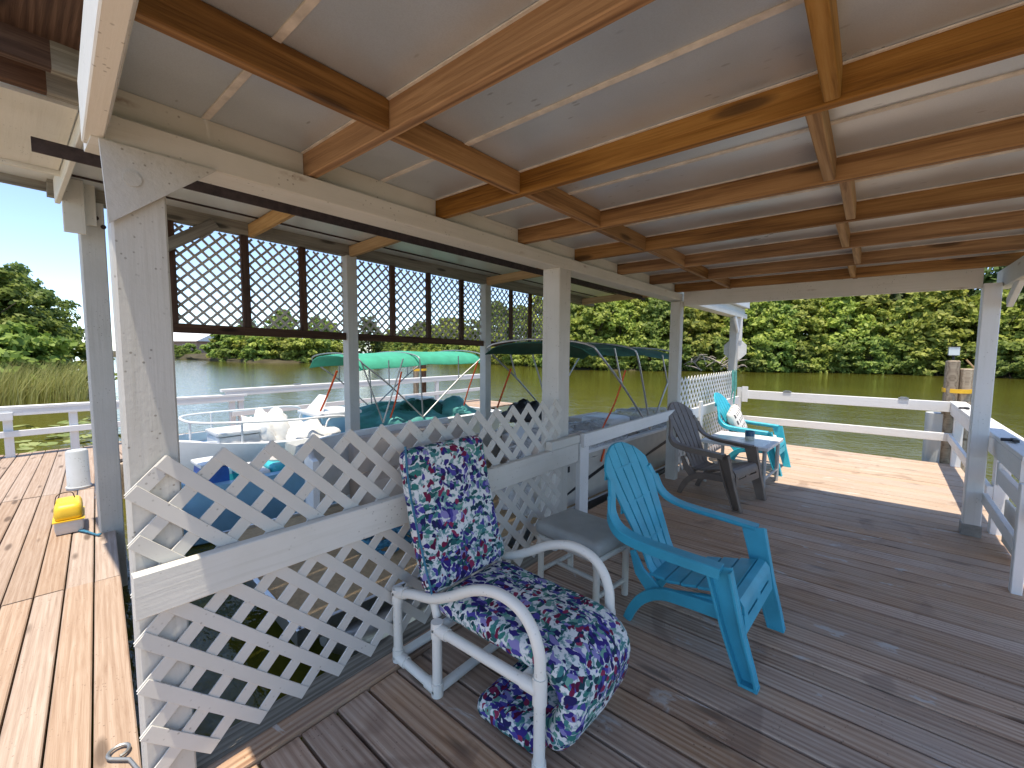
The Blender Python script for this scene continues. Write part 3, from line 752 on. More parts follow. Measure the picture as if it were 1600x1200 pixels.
ch.matrix_basis = Matrix.Translation((-.645, 2.375, 0)) @ Matrix.Rotation(R(-2.5), 4, 'Z'); PW[ch.name] = ch.matrix_basis.copy()
ch['label'] = 'turquoise resin adirondack chair beside the grey cushioned stool'; ch['category'] = 'chair'
copy_tree(ch, (-1.147, 4.72, 0), R(-11), 'dark brown resin adirondack chair in front of the glass topped table', 'chair', None, 'darkresin')
copy_tree(ch, (-1.1, 6.33, 0), R(-2), 'bright turquoise adirondack chair holding a patterned pillow by the white lattice', 'chair', None, 'turq2')
# pillow and seat pad on the far chair
pm = MB().rbox((.21, .075, .21), .07, lambda p: Vector((p.y*(1-(max(abs(p.x), abs(p.z))/.23)**3*.55), p.x, p.z)), (10, 4, 10))
pm.build('throw_pillow', 'pillow', None, Mw=Matrix.Translation((-1.335, 6.30, .565)) @ Matrix.Rotation(R(-20), 4, 'Y') @ Matrix.Rotation(R(14), 4, 'X'), label='black and white dashed throw pillow leaning on turquoise chair back', cat='pillow')
pm = MB().rbox((.17, .2, .032), .03, lambda p: p, (8, 8, 3))
pm.build('seat_pad', 'pillow', None, Mw=Matrix.Translation((-1.06, 6.33, .362)) @ Matrix.Rotation(R(-13), 4, 'Y'), label='pale patterned seat pad lying on the far turquoise chair', cat='cushion')

# --- floral lounge chair of white plastic pipe
fl = thing('lounge_chair', 'white pipe lounge chair with purple and green floral cushions', 'chair', (-1.25, 1.4, 0))
TR = .0215
armp = [(-.826, .0), (-.826, .2), (-.826, .40), (-.836, .47), (-.868, .535), (-.93, .582), (-1.03, .595), (-1.15, .56), (-1.29, .48), (-1.41, .425), (-1.54, .395), (-1.66, .355)]
for y in (1.15, 1.668):
    MB().tube(smooth_path([(x, y, z) for x, z in armp], 5), TR, 14).build('arm_tube', 'pvc', fl, world=True)
    MB().tube([(-1.66, y, .36), (-1.66, y, .04)], TR, 14).build('rear_upright', 'pvc', fl, world=True)
    MB().tube([(-1.66, y, .042), (-1.375, y, .024)], TR, 14).build('base_rail', 'pvc', fl, world=True)
    MB().tube([(-1.375, y, .003), (-1.375, y, .315)], TR, 14).build('mid_upright', 'pvc', fl, world=True)
    MB().tube([(-1.39, y, .302), (-.826, y, .318)], TR, 14).build('seat_rail', 'pvc', fl, world=True)
    for c, ax, L in (((-.826, y, .318), (0, 0, 1), .05), ((-.826, y, .025), (0, 0, 1), .024), ((-1.375, y, .30), (0, 0, 1), .035), ((-1.375, y, .03), (0, 0, 1), .03), ((-1.66, y, .345), (0, 0, 1), .035), ((-1.66, y, .05), (0, 0, 1), .03),
                     ((-1.345, y, .3035), (1, 0, .02), .04), ((-.865, y, .317), (1, 0, .02), .035), ((-1.63, y, .04), (1, 0, -.06), .035), ((-1.405, y, .026), (1, 0, -.06), .035), ((-1.63, y, .368), (1, 0, .33), .04)):
        a = Vector(ax).normalized()*L; c = Vector(c); MB().tube([c-a, c+a], TR+.005, 14).build('pipe_fitting', 'pvc', fl, world=True)
for x, z in ((-1.66, .042), (-1.375, .024), (-1.375, .302), (-.90, .315)):
    MB().tube([(x, 1.15, z), (x, 1.668, z)], TR, 14).build('cross_tube', 'pvc', fl, world=True)
for y in (1.19, 1.628):
    MB().tube([(-1.42, y, .32), (-1.50, y, .55), (-1.655, y, 1.0)], TR*.9, 12).build('back_tube', 'pvc', fl, world=True)
def bent(path, width_fn, T, r, n=(26, 12, 4), puff=None):
    P = smooth_path(path, 8); S_ = [0]
    for a, b in zip(P, P[1:]): S_.append(S_[-1]+(b-a).length)
    L = S_[-1]
    def fn(p):
        s = max(0, min(L, p.x+L/2)); i = max(0, min(len(P)-2, int(np.searchsorted(S_, s))-1)); u = (s-S_[i])/(S_[i+1]-S_[i]+1e-9)
        q = P[i].lerp(P[i+1], u); a = (P[min(i+2, len(P)-1)]-P[i]).normalized(); b = (P[i+1]-P[max(i-1, 0)]).normalized(); tg = b.lerp(a, u).normalized()
        nn = Vector((0, 1, 0)).cross(tg); nn = -nn if nn.z < 0 and nn.x < .2 else nn
        y0, y1 = width_fn(s/L); k = puff(s/L, p.y) if puff else 1
        over = (p.x+L/2)-s
        return q+nn*(p.z*k)+Vector((0, (y0+y1)/2+p.y*(y1-y0), 0))+tg*over
    return MB().rbox((L/2, .5, T/2), r, fn, n), L
def cushion(name, path, wf, T, puff=None, n=(26, 12, 4)):
    P = smooth_path(path, 8); S_ = np.cumsum([0]+[(b-a).length for a, b in zip(P, P[1:])]); L = float(S_[-1])
    m = MB()
    def fn(p):
        s = min(L, max(0, p.x+L/2)); i = min(len(P)-2, max(0, int(np.searchsorted(S_, s))-1)); u = (s-S_[i])/(S_[i+1]-S_[i])
        q = P[i].lerp(P[i+1], u)
        t0 = (P[i+1]-P[max(i-1, 0)]).normalized(); t1 = (P[min(i+2, len(P)-1)]-P[i]).normalized(); tg = t0.lerp(t1, u).normalized()
        nn = tg.cross(Vector((0, 1, 0)))     # side of the sitter for a path running forward/down
        y0, y1 = wf(s/L); w = (y1-y0)
        k = puff(s/L, p.y/w) if puff else 1
        return q+nn*(-p.z*k)+Vector((0, (y0+y1)/2+p.y, 0))
    y0, y1 = wf(.5)
    m.rbox((L/2, (y1-y0)/2, T/2), T*.48, fn, n); return m
pf = lambda s, y: (1.0+.16*math.cos(y*9)*math.sin(s*math.pi)-.10*max(0, math.cos(s*math.pi*5))**8)
c = cushion('back', [(-1.618, 0, 1.05), (-1.585, 0, .9), (-1.52, 0, .66), (-1.435, 0, .42)], lambda s: (1.145+.0*s, 1.655), .105, pf, (30, 14, 5)).build('back_cushion', 'floral', fl, world=True, angle=70)
c = cushion('seat', [(-1.44, 0, .375), (-1.25, 0, .375), (-1.0, 0, .372), (-.85, 0, .365), (-.765, 0, .325), (-.745, 0, .25), (-.775, 0, .15), (-.85, 0, .075)], lambda s: (1.185, 1.64), .115, pf, (40, 14, 5)).build('seat_cushion', 'floral', fl, world=True, angle=70)
c = cushion('foot', [(-.84, 0, .062), (-1.0, 0, .06), (-1.17, 0, .056)], lambda s: (1.16, 1.64), .105, pf, (16, 14, 5)).build('footrest_cushion', 'floral', fl, world=True, angle=70)
for p0, p1 in ((((-1.575, 1.15, 1.08)), (-1.395, 1.15, .45)),):
    MB().tube(smooth_path([(-1.58, 1.147, 1.07), (-1.55, 1.142, .9), (-1.482, 1.142, .68), (-1.40, 1.147, .44)], 6), .005, 6).build('piping', 'ropeblue', fl, world=True)

# --- pipe stool with grey cushion
st = thing('pipe_stool', 'white pipe stool with flat grey vinyl cushion', 'stool', (-1.325, 2.285, 0), R(-7))
MB().rbox((.245, .185, .045), .03, lambda p: p+Vector((0, 0, .385)), (10, 10, 3)).build('cushion', 'greycush', st, angle=60)
for x in (-.215, .215):
    for y in (-.15, .15):
        MB().tube([(x, y, .003), (x, y, .315)], .02, 12).tube([(x, y, .27), (x, y, .325)], .025, 12).build('leg', 'aged_pvc', st)
    MB().tube([(x, -.15, .318), (x, .15, .318)], .02, 12).build('rail', 'aged_pvc', st)
for y in (-.15, .15): MB().tube([(-.215, y, .318), (.215, y, .318)], .02, 12).build('rail', 'aged_pvc', st)
MB().tube([(-.215, 0, .10), (.215, 0, .10)], .014, 10).tube([(-.215, -.15, .1), (-.215, .15, .1)], .014, 10).tube([(.215, -.15, .1), (.215, .15, .1)], .014, 10).build('stretcher', 'aged_pvc', st)

# --- glass topped side table
tb = thing('side_table', 'grey resin side table with pale glass top between brown and turquoise chairs', 'table', (-1.1, 5.5, 0), R(-3))
MB().rbox((.29, .33, .006), .005, lambda p: p+Vector((0, 0, .492)), (4, 4, 2)).build('glass_top', 'tabletop', tb)
for y in (-.345, .345): MB().strip([(-.34, y, .482), (.34, y, .482)], (0, 1, 0), .06, .036).build('rim', 'rail', tb)
for x in (-.315, .315): MB().strip([(x, -.315, .482), (x, .315, .482)], (1, 0, 0), .055, .034).build('rim', 'rail', tb)
for x in (-.3, .3):
    for y in (-.31, .31):
        MB().tube([(x, y, .002), (x, y, .465)], .021, 10).build('leg', 'greyresin', tb)
    MB().tube([(x, -.31, .14), (x, .31, .14)], .014, 8).build('stretcher', 'greyresin', tb)
jar = thing('candle_jar', 'small dark blue and cream pottery jar on the glass table', 'jar', (-1.02, 5.47, .499))
MB().lathe([(.045, 0), (.05, .01), (.05, .05)]).build('base', 'wax', jar)
MB().lathe([(.051, .05), (.051, .10), (.045, .105), (.043, .06)]).build('body', 'candle', jar)

# ------------------------------------------------------------------ things on the left walkway
bk = thing('bucket', 'scuffed white cylindrical bucket standing on the sunny walkway', 'bucket', (-6.47, .48, 0))
MB().lathe([(.095, 0), (.10, .012), (.092, .03), (.088, .40), (.08, .415), (.02, .418)], n=26).build('body', 'bucket', bk, angle=50)
MB().lathe([(.101, .018), (.104, .024), (.101, .03)], n=26).build('rim', 'bucket', bk)
yb = thing('float_box', 'yellow and off-white plastic box with wire handle on the sunny walkway', 'box', (-5.06, .305, 0), R(-5))
MB().rbox((.17, .085, .055), .02, lambda p: Vector((p.x*(1+p.z*.4), p.y*(1+p.z*.4), p.z+.058)), (6, 6, 3)).build('base', 'offwhite', yb, angle=60)
MB().rbox((.165, .083, .065), .035, lambda p: Vector((p.x*(1-p.z*.8), p.y*(1-p.z*.8), p.z+.178)), (6, 6, 3)).build('lid', 'yellow', yb, angle=60)
MB().box((0, 0, .114), (.36, .185, .008)).build('band', 'yellow', yb)
MB().tube(smooth_path([(-.02, -.08, .2), (-.02, -.06, .29), (-.02, .02, .30), (-.02, .04, .25)], 5), .004, 6).build('handle', 'steel', yb)
rr_ = MB()
for k in range(3): rr_.tube(smooth_path([(-4.93+.02*k, .33+.02*k, .01), (-4.80-.01*k, .38, .018), (-4.70+.015*k, .42+.006*k, .012), (-4.66, .45, .02)], 5), .007, 6)
rr_.build('dock_line', 'ropeblue', label='frayed blue dock line tied at the foot of the grey corner post', cat='rope')
hk = MB().tube([(-2.06+.03*math.cos(a), .205+.03*math.sin(a), .012) for a in np.linspace(0, 5.4, 16)]+[(-1.99, .225, .012), (-1.90, .24, .012)], .006, 6)
hk.build('hook_bolt', 'galv', label='small galvanised hook lying on the walkway edge by the thick post', cat='hook')

# ================================================================== BOATS
def crumple(m, c, s, amp=.12, nu=22, nv=12, seed=1, rz=0):
    rnd = np.random.RandomState(seed); ph = rnd.uniform(0, 6.28, (10,)); fr = rnd.uniform(3, 11, (10, 3)); vs = []
    for i in range(nv+1):
        for j in range(nu):
            t = i/nv*math.pi*.56; q = 2*math.pi*j/nu
            d = Vector((math.sin(t)*math.cos(q), math.sin(t)*math.sin(q), math.cos(t)))
            k = 1+sum(amp*.35*math.sin(fr[a] @ np.array(d)+ph[a]) for a in range(10))*.5
            k += amp*.6*abs(math.sin(q*5+3*math.sin(t*4+ph[0])))
            sq = 1/(max(abs(d.x), abs(d.y), .75*abs(d.z))**.45)
            p = Vector((d.x*s[0]*k*sq, d.y*s[1]*k*sq, max(-.02, d.z)*s[2]*k)); p.rotate(Matrix.Rotation(rz, 3, 'Z'))
            vs.append(p+Vector(c))
    fs = [(i*nu+j, i*nu+(j+1) % nu, (i+1)*nu+(j+1) % nu, (i+1)*nu+j) for i in range(nv) for j in range(nu)]
    return m.add(vs, fs)
def bimini(parent, hx, y0, y1, z0, z1, hz, mat, hy, tubes='alum', sag=.06, drop=.09):
    nx, ny = 12, 18; vs = []
    for lay in (0, -.012):
        for j in range(ny+1):
            v = j/ny; y = y0+(y1-y0)*v; zc = z0+(z1-z0)*v-sag*abs(math.sin(v*math.pi*2))*.5-.05*(abs(2*v-1)**6)
            for i in range(nx+1):
                u = -1+2*i/nx
                vs.append((hx*u, y, zc+.06-.06*u*u-drop*abs(u)**6+lay))
    n = nx+1; k = n*(ny+1); fs = []
    for j in range(ny):
        for i in range(nx):
            a = j*n+i; fs += [(a, a+1, a+n+1, a+n), (k+a, k+a+n, k+a+n+1, k+a+1)]
    for i in range(nx): fs += [(i, k+i, k+i+1, i+1), (ny*n+i, ny*n+i+1, k+ny*n+i+1, k+ny*n+i)]
    for j in range(ny): a = j*n; fs += [(a, a+n, k+a+n, k+a), (a+nx, k+a+nx, k+a+n+nx, a+n+nx)]
    cp = MB().add(vs, fs).build('canopy', mat, parent, angle=80)
    for y, h in ((y0+.04, hy), (y0+(y1-y0)*.42, hy), (y1-.04, hy)):
        v = (y-y0)/(y1-y0); zc = z0+(z1-z0)*v
        path = [(-hx*1.02, h, hz), (-hx*1.02, h+(y-h)*.55, hz+(zc-hz)*.55), (-hx*1.02, y-(y-h)*.06, zc-.13), (-hx*.95, y, zc-.035), (-hx*.6, y, zc+.02), (0, y, zc+.045), (hx*.6, y, zc+.02), (hx*.95, y, zc-.035), (hx*1.02, y-(y-h)*.06, zc-.13), (hx*1.02, h+(y-h)*.55, hz+(zc-hz)*.55), (hx*1.02, h, hz)]
        MB().tube(smooth_path(path, 4), .0125, 8).build('canopy_bow', tubes, parent)
    for s in (-1, 1):
        ym = y0+(y1-y0)*.42
        a = Vector((s*hx*1.02, hy+(y1-hy)*.55, hz+(z1-hz)*.55)); MB().tube([a, (s*hx*1.0, y1-(y1-y0)*.25, z1-.06)], .011, 8).build('brace_tube', tubes, parent)
        a = Vector((s*hx*1.02, hy+(y0-hy)*.55, hz+(z0-hz)*.55)); MB().tube([a, (s*hx*1.0, y0+(y1-y0)*.2, z0-.06)], .011, 8).build('brace_tube', tubes, parent)
def webbing(name, pts, parent, mat='orange', w=.03):
    MB().strip(smooth_path(pts, 4), (0, 1, 0), w, .005).build(name, mat, parent)

# --- pontoon boat in the near slip
pb = thing('pontoon_boat', 'pontoon boat with tan carpet and dark green canopy moored beside the porch', 'boat', (-3.17, 3.05, 0), -.06)
for x in (-.62, .62):
    MB().tube([(x, -1.75, -.38), (x, -1.5, -.46), (x, 3.9, -.46)], [.05, .27, .27], 18).build('pontoon', 'alum', pb)
MB().box((0, .95, -.12), (1.78, 5.86, .06)).build('deck_platform', 'carpet', pb)
for x in (-.905, .905): MB().strip([(x, -2., -.115), (x, 3.9, -.115)], (1, 0, 0), .03, .10).build('deck_trim', 'alum', pb)
for y in (-2., 3.9): MB().strip([(-.92, y, -.115), (.92, y, -.115)], (0, 1, 0), .03, .10).build('deck_trim', 'alum', pb)
MB().strip([(.80, .22, .16), (.80, 3.8, .16)], (1, 0, 0), .05, .50).build('side_panel', 'tanhull', pb)
MB().strip([(.42, .20, .16), (.72, .20, .16), (.80, .26, .16)], [(0, 1, 0), (0, 1, 0), (0, 1, 0)], .05, .50).build('side_panel', 'tanhull', pb)
MB().prism([(.828, .35, -.03), (.828, 1.6, .24), (.828, 1.7, .30), (.828, .95, .14)], (.004, 0, 0)).build('stripe', 'black', pb)
MB().prism([(.828, 2.0, .08), (.828, 3.6, .30), (.828, 3.65, .36), (.828, 2.6, .2)], (.004, 0, 0)).build('stripe', 'black', pb)
MB().box((.829, .62, .30), (.006, .12, .06)).build('vent', 'black', pb)
MB().strip([(.80, .2, .425), (.80, 3.8, .425)], (1, 0, 0), .075, .035).build('top_rail', 'fibre', pb)
MB().strip(smooth_path([(-.25, -1.42, .30), (-.62, -1.34, .32), (-.80, -1.05, .34), (-.82, -.4, .36), (-.82, .4, .36)], 6), [(0, 0, 1)]*25, [.55]*3+[.64]*22, .05).build('bow_fence', 'fibre', pb)
MB().strip([(-.82, .4, .16), (-.82, 3.8, .16)], (1, 0, 0), .05, .50).build('side_panel', 'tanhull', pb)
MB().strip([(-.80, 3.8, .16), (.80, 3.8, .16)], (0, 1, 0), .05, .50).build('stern_panel', 'tanhull', pb)
def seat(c, s, name='bench_seat', mat='vinylseat'):
    MB().rbox((s[0]/2, s[1]/2, s[2]/2), .05, lambda p: p+Vector(c), (5, 7, 4)).build(name, mat, pb, angle=60)
seat((-.55, -.15, .10), (.46, 1.5, .36)); seat((-.70, -.15, .42), (.16, 1.5, .42), 'backrest')
seat((.46, .75, .10), (.5, .9, .36)); seat((.68, .75, .40), (.16, .9, .40), 'backrest')
seat((-.45, 1.75, .15), (.6, 1.0, .46)); seat((.38, 2.5, .2), (.6, 1.4, .5)); seat((-.4, 3.2, .2), (.7, .8, .5)); seat((.30, 2.25, .56), (.5, .5, .14), 'head_cushion', 'fibre')
MB().box((-.1, 1.35, .25), (.5, .4, .62)).box((-.1, 1.3, .6), (.56, .3, .08)).build('helm_console', 'fibre', pb)
crumple(MB(), (-.15, 1.1, .66), (.17, .24, .2), .3, seed=4).build('motor_cover', 'black', pb, angle=80)
bimini(pb, .83, 1.05, 3.35, 1.60, 1.52, .48, 'canopyd', 2.45)
webbing('tie_strap', [(.83, 1.78, 1.28), (.80, 1.60, .9), (.74, 1.45, .62), (.76, 1.40, .48)], pb)
webbing('tie_strap', [(.835, 1.34, .40), (.838, 1.27, .27)], pb)
webbing('tie_strap', [(-.83, 1.55, 1.25), (-.86, 1.25, .6)], pb)
sh_ = MB(); crumple(sh_, (.42, 1.35, .36), (.36, .9, .24), .25, 34, 14, 11); crumple(sh_, (.40, 3.0, .38), (.36, .62, .26), .25, 30, 14, 12)
sh_.build('plastic_sheet', 'plastic', pb, angle=75)
crumple(MB(), (.60, .22, -.02), (.16, .16, .42), .35, 22, 12, 15).build('plastic_sheet', 'plastic', pb, angle=75)
rc = MB()
for k in range(7):
    r = .10+.02*(k % 4); cx, cy = -2.95+.06*math.sin(k*2), 1.98+.09*math.cos(k*1.7)
    rc.tube([(cx+r*math.cos(a), cy+r*1.25*math.sin(a), -.075+.012*k+.014*math.sin(3*a+k)) for a in np.linspace(0, 6.1, 20)], .014, 6)
rc.build('rope_coil', 'ropeblue', label='coil of blue-green rope on the tan carpeted boat deck', cat='rope')

# --- fishing boat with green canopy in the outer slip
fb = thing('fishing_boat', 'light blue fishing boat under a sunlit green canopy and teal tarp', 'boat', (-6.75, 4.1, 0))
def hull(parent, L0, L1, B, zt, zb, bow, mat, liner, fl_z, n=14):
    st = np.linspace(0, 1, n); vo = []; vi = []
    for u in st:
        y = L0+(L1-L0)*u; b = B*(1-(1-min(1, u/bow))**2.4*.72) if u < bow else B
        sh = .10*(1-min(1, u/bow))**2
        vo += [(-b, y, zt+sh), (-b*.96, y, zt-.2), (-b*.72, y, zb+.12), (0, y, zb), (b*.72, y, zb+.12), (b*.96, y, zt-.2), (b, y, zt+sh), (b-.09, y, zt+sh+.01), (b-.11, y, fl_z), (-b+.11, y, fl_z), (-b+.09, y, zt+sh+.01)]
    k = 11; fs = [(i*k+j, i*k+(j+1) % k, (i+1)*k+(j+1) % k, (i+1)*k+j) for i in range(n-1) for j in range(k)]
    fs += [tuple(range(k-1, -1, -1)), tuple((n-1)*k+j for j in range(k))]
    MB().add(vo, fs).build('hull', mat, parent, angle=35)
    vs = []
    for u in st:
        y = L0+(L1-L0)*u; b = B*(1-(1-min(1, u/bow))**2.4*.72) if u < bow else B
        vs += [(-b+.113, y, zt-.06), (-b+.118, y, fl_z+.006), (b-.118, y, fl_z+.006), (b-.113, y, zt-.06)]
    fs = [(i*4+j, i*4+j+1, (i+1)*4+j+1, (i+1)*4+j) for i in range(n-1) for j in range(3)]
    MB().add(vs, fs).build('cockpit_liner', liner, parent)
    for yy in (L0+.02, L1-.02): pass
hull(fb, -2.75, 2.6, .88, .26, -.62, .3, 'fibre', 'lightblue', -.12)
MB().box((0, -2.72, .02), (.46, .05, .44)).build('bow_panel', 'blue', fb)
MB().box((0, 2.56, .05), (1.56, .06, .42)).build('transom', 'fibre', fb)
MB().tube(smooth_path([(.80, -.8, .30), (.80, -.85, .52), (.78, -1.6, .55), (.5, -2.45, .58), (0, -2.62, .58), (-.5, -2.45, .58), (-.78, -1.6, .55), (-.80, -.85, .52), (-.80, -.8, .30)], 5), .016, 8).build('bow_rail', 'fibre', fb)
for x, y in ((.62, -2.15), (-.62, -2.15), (.2, -2.6)): MB().tube([(x, y, .26), (x, y, .57)], .014, 8).build('rail_stanchion', 'fibre', fb)
MB().rbox((.26, .24, .17), .03, lambda p: p+Vector((.28, -2.15, .22)), (4, 4, 4)).build('cooler', 'fibre', fb, angle=50)
MB().rbox((.27, .25, .03), .02, lambda p: p+Vector((.28, -2.15, .42)), (4, 4, 2)).build('cooler_lid', 'fibre', fb, angle=50)
MB().rbox((.33, .31, .27), .06, lambda p: p+Vector((.25, -.80, .24)), (5, 5, 5)).build('console', 'lightblue', fb, angle=50)
MB().rbox((.37, .35, .035), .03, lambda p: p+Vector((.25, -.80, .535)), (5, 5, 2)).build('console_top', 'fibre', fb, angle=50)
MB().prism([(.0, -1.05, .57), (.5, -1.05, .57), (.38, -.9, .80), (.12, -.9, .80)], (0, .02, 0)).build('windscreen', 'fibre', fb)
MB().tube(smooth_path([(.64, -.6, .3), (.66, -.6, .45), (.66, -.85, .50), (.66, -1.05, .45), (.66, -1.1, .05)], 4), .012, 8).build('grab_rail', 'fibre', fb)
crumple(MB(), (.30, -1.72, .10), (.30, .28, .5), .22, 30, 14, 21).build('white_cover', 'tarpwhite', fb, angle=75)
crumple(MB(), (.50, -1.25, .05), (.30, .38, .38), .22, 30, 14, 22).build('white_cover', 'tarpwhite', fb, angle=75)
tp = MB(); crumple(tp, (.15, .35, .0), (.62, .75, .40), .22, 40, 16, 31); crumple(tp, (.1, 1.5, .0), (.62, .7, .46), .24, 40, 16, 32); crumple(tp, (-.3, .9, .05), (.45, 1.1, .42), .2, 40, 16, 33)
tp.build('tarp', 'tarpteal', fb, angle=75)
crumple(MB(), (.2, 1.0, .05), (.35, .45, .46), .2, 30, 14, 35).build('dark_cover', 'canopyd', fb, angle=75)
bimini(fb, .78, -.62, 2.15, 1.40, 1.46, .34, 'canopyl', .6, 'galv', drop=.16)
MB().tube([(.79, -.55, 1.30), (.80, -.2, .34)], .012, 8).tube([(.80, .2, 1.36), (.80, -.2, .34)], .012, 8).build('canopy_brace', 'galv', fb)
webbing('tie_strap', [(.80, -.95, 1.2), (.70, -1.05, .85), (.60, -1.12, .60)], fb)
webbing('tie_strap', [(.82, .15, 1.15), (.80, .05, .7), (.78, -.05, .40)], fb)
webbing('tie_strap', [(.82, 1.95, 1.3), (.80, 1.7, .75), (.78, 1.6, .45)], fb)
MB().box((-.2, 1.3, .5), (.55, .3, .14)).build('helm_seat', 'fibre', fb)

# --- small blue paddle boat nearer the shelter
sk = thing('paddle_boat', 'small blue and aqua paddle boat with white moulded seats near the walkway', 'boat', (-5.36, 1.72, 0))
hull(sk, -.78, .95, .37, .12, -.6, .3, 'lightblue', 'aqua', -.12, 10)
MB().rbox((.18, .13, .2), .05, lambda p: p+Vector((.1, -.35, .1)), (4, 4, 4)).build('box', 'blue', sk, angle=50)
MB().rbox((.19, .14, .025), .02, lambda p: p+Vector((.1, -.35, .32)), (4, 4, 2)).build('box_lid', 'fibre', sk, angle=50)
MB().rbox((.26, .16, .06), .05, lambda p: p+Vector((0, .35, .14)), (5, 5, 3)).build('moulded_seat', 'aqua', sk, angle=60)
MB().lathe([(.10, .19), (.11, .22), (.08, .28), (.02, .30)], (.02, .35, 0), 14).build('bailer', 'offwhite', sk)
MB().rbox((.28, .12, .04), .03, lambda p: p+Vector((0, .05, .13)), (5, 5, 3)).build('moulded_seat', 'fibre', sk, angle=60)
MB().rbox((.24, .22, .25), .06, lambda p: p+Vector((.05, .70, .12)), (5, 5, 4)).build('cover', 'greycush', sk, angle=60)

# ================================================================== VEGETATION
def leaf_mesh(name, C, N, size, mat, rnd, asp=.55):
    """one small folded leaf per row of C (centres), facing N"""
    n = len(C); up = rnd.normal(size=(n, 3)); t = np.cross(N, up); t /= np.linalg.norm(t, axis=1)[:, None]+1e-9; b = np.cross(N, t)
    s = size*rnd.uniform(.6, 1.35, (n, 1)); v = np.empty((n, 4, 3), np.float32)
    v[:, 0] = C-t*s; v[:, 1] = C+b*s*asp-N*s*.15; v[:, 2] = C+t*s; v[:, 3] = C-b*s*asp-N*s*.15
    m = bpy.data.meshes.new(name); m.vertices.add(n*4); m.vertices.foreach_set('co', v.ravel())
    m.loops.add(n*4); m.loops.foreach_set('vertex_index', np.arange(n*4, dtype=np.int32))
    m.polygons.add(n); m.polygons.foreach_set('loop_start', np.arange(0, n*4, 4, dtype=np.int32)); m.polygons.foreach_set('loop_total', np.full(n, 4, np.int32))
    m.materials.append(M[mat]); m.update(calc_edges=True); return m
def crown(name, seed, H, RX, z0, nc, nl, size, mat, cr=(.5, 1.0), shape=.9):
    rnd = np.random.RandomState(seed); C = []; N = []
    lob = rnd.uniform(0, 6.28, 6)
    for _ in range(nc):
        q = rnd.uniform(0, 6.28); h = rnd.uniform(0, 1)**.8
        prof = (math.sin(math.pi*(.14+.80*h))**.55)*(1-.25*h)
        prof *= 1+.22*math.sin(3*q+lob[0]+4*h)+.12*math.sin(5*q+lob[1])
        rr = RX*prof*rnd.uniform(.45, 1)**.5
        c = np.array([rr*math.cos(q), rr*math.sin(q), z0+(H-z0)*h*rnd.uniform(.86, 1.06)])
        r = rnd.uniform(*cr)*(1-.35*h); k = int(nl*rnd.uniform(.6, 1.3))
        d = rnd.normal(size=(k, 3)); d /= np.linalg.norm(d, axis=1)[:, None]
        d[:, 2] = d[:, 2]*.8+.12
        P = c+d*(r*rnd.uniform(.35, 1, (k, 1))**.6)*np.array([1.1, 1.1, .72])
        nn = d*.6+np.array([math.cos(q)*.62, math.sin(q)*.62, .62])+rnd.normal(size=(k, 3))*.5; nn /= np.linalg.norm(nn, axis=1)[:, None]
        C.append(P); N.append(nn)
    C = np.concatenate(C); N = np.concatenate(N); keep = C[:, 2] > z0-.5
    return leaf_mesh(name, C[keep], N[keep], size, mat, rnd)
def trunk_mesh(seed, H, RX, r0, nb=8, roots=5, name='trunk'):
    rnd = random.Random(seed); m = MB()
    top = (rnd.uniform(-.5, .5), rnd.uniform(-.5, .5), H*.8)
    m.tube(smooth_path([(0, 0, -.6), (rnd.uniform(-.2, .2), rnd.uniform(-.2, .2), H*.25), (rnd.uniform(-.4, .4), rnd.uniform(-.4, .4), H*.5), top], 3), list(np.linspace(r0, r0*.3, 10)), 7)
    for k in range(nb):
        q = rnd.uniform(0, 6.28); z = H*rnd.uniform(.12, .55); L = RX*rnd.uniform(.6, .95)
        m.tube(smooth_path([(0, 0, z), (math.cos(q)*L*.5, math.sin(q)*L*.5, z+H*.12), (math.cos(q)*L, math.sin(q)*L, z+H*rnd.uniform(.12, .3))], 3), list(np.linspace(r0*.5, r0*.12, 7)), 5)
    for k in range(roots):
        q = rnd.uniform(0, 6.28); L = RX*rnd.uniform(.35, .8)
        m.tube(smooth_path([(0, 0, .7), (math.cos(q)*L*.5, math.sin(q)*L*.5, .55), (math.cos(q)*L, math.sin(q)*L, -.7)], 3), r0*.22, 5)
    me = bpy.data.meshes.new(name); me.from_pydata(m.v, [], m.f); me.materials.append(M['bark']); me.update(); me.shade_smooth(); return me
VAR = {}
def variant(key, H, RX, z0, nc, nl, size, mat, r0=.16, cr=(.5, 1.0)):
    VAR[key] = (trunk_mesh(sum(map(ord, key)), H, RX, r0), crown(key, sum(map(ord, key))+3, H, RX, z0, nc, nl, size, mat, cr))
variant('mangrove_a', 7.6, 3.0, .3, 150, 48, .25, 'leaf1')
variant('mangrove_b', 8.4, 3.2, .4, 160, 48, .25, 'leaf2')
variant('mangrove_c', 6.6, 2.8, .2, 130, 48, .25, 'leaf1')
variant('mangrove_d', 8.8, 3.0, .8, 130, 42, .25, 'leaf3')
variant('shrub_a', 2.7, 2.0, .0, 70, 50, .2, 'leaf1', .07, (.35, .7))
variant('shrub_b', 3.3, 2.1, .0, 80, 50, .2, 'leaf2', .08, (.35, .7))
variant('bank_tree_a', 6.0, 3.1, .5, 330, 62, .14, 'leaf4', .15, (.35, .75))
variant('bank_tree_b', 5.2, 2.7, .2, 280, 62, .14, 'leaf2', .14, (.35, .7))
def tree(key, x, y, z, sc, label, group, cat='tree', name='mangrove_tree', rz=None):
    t = link(name, None, None, Matrix.Translation((x, y, z)) @ Matrix.Rotation(random.uniform(0, 6.28) if rz is None else rz, 4, 'Z') @ Matrix.Diagonal((sc*random.uniform(.92, 1.1), sc*random.uniform(.92, 1.1), sc, 1)), label, cat, group)
    a, b = VAR[key]; link('trunk', a, t); link('crown', b, t); return t
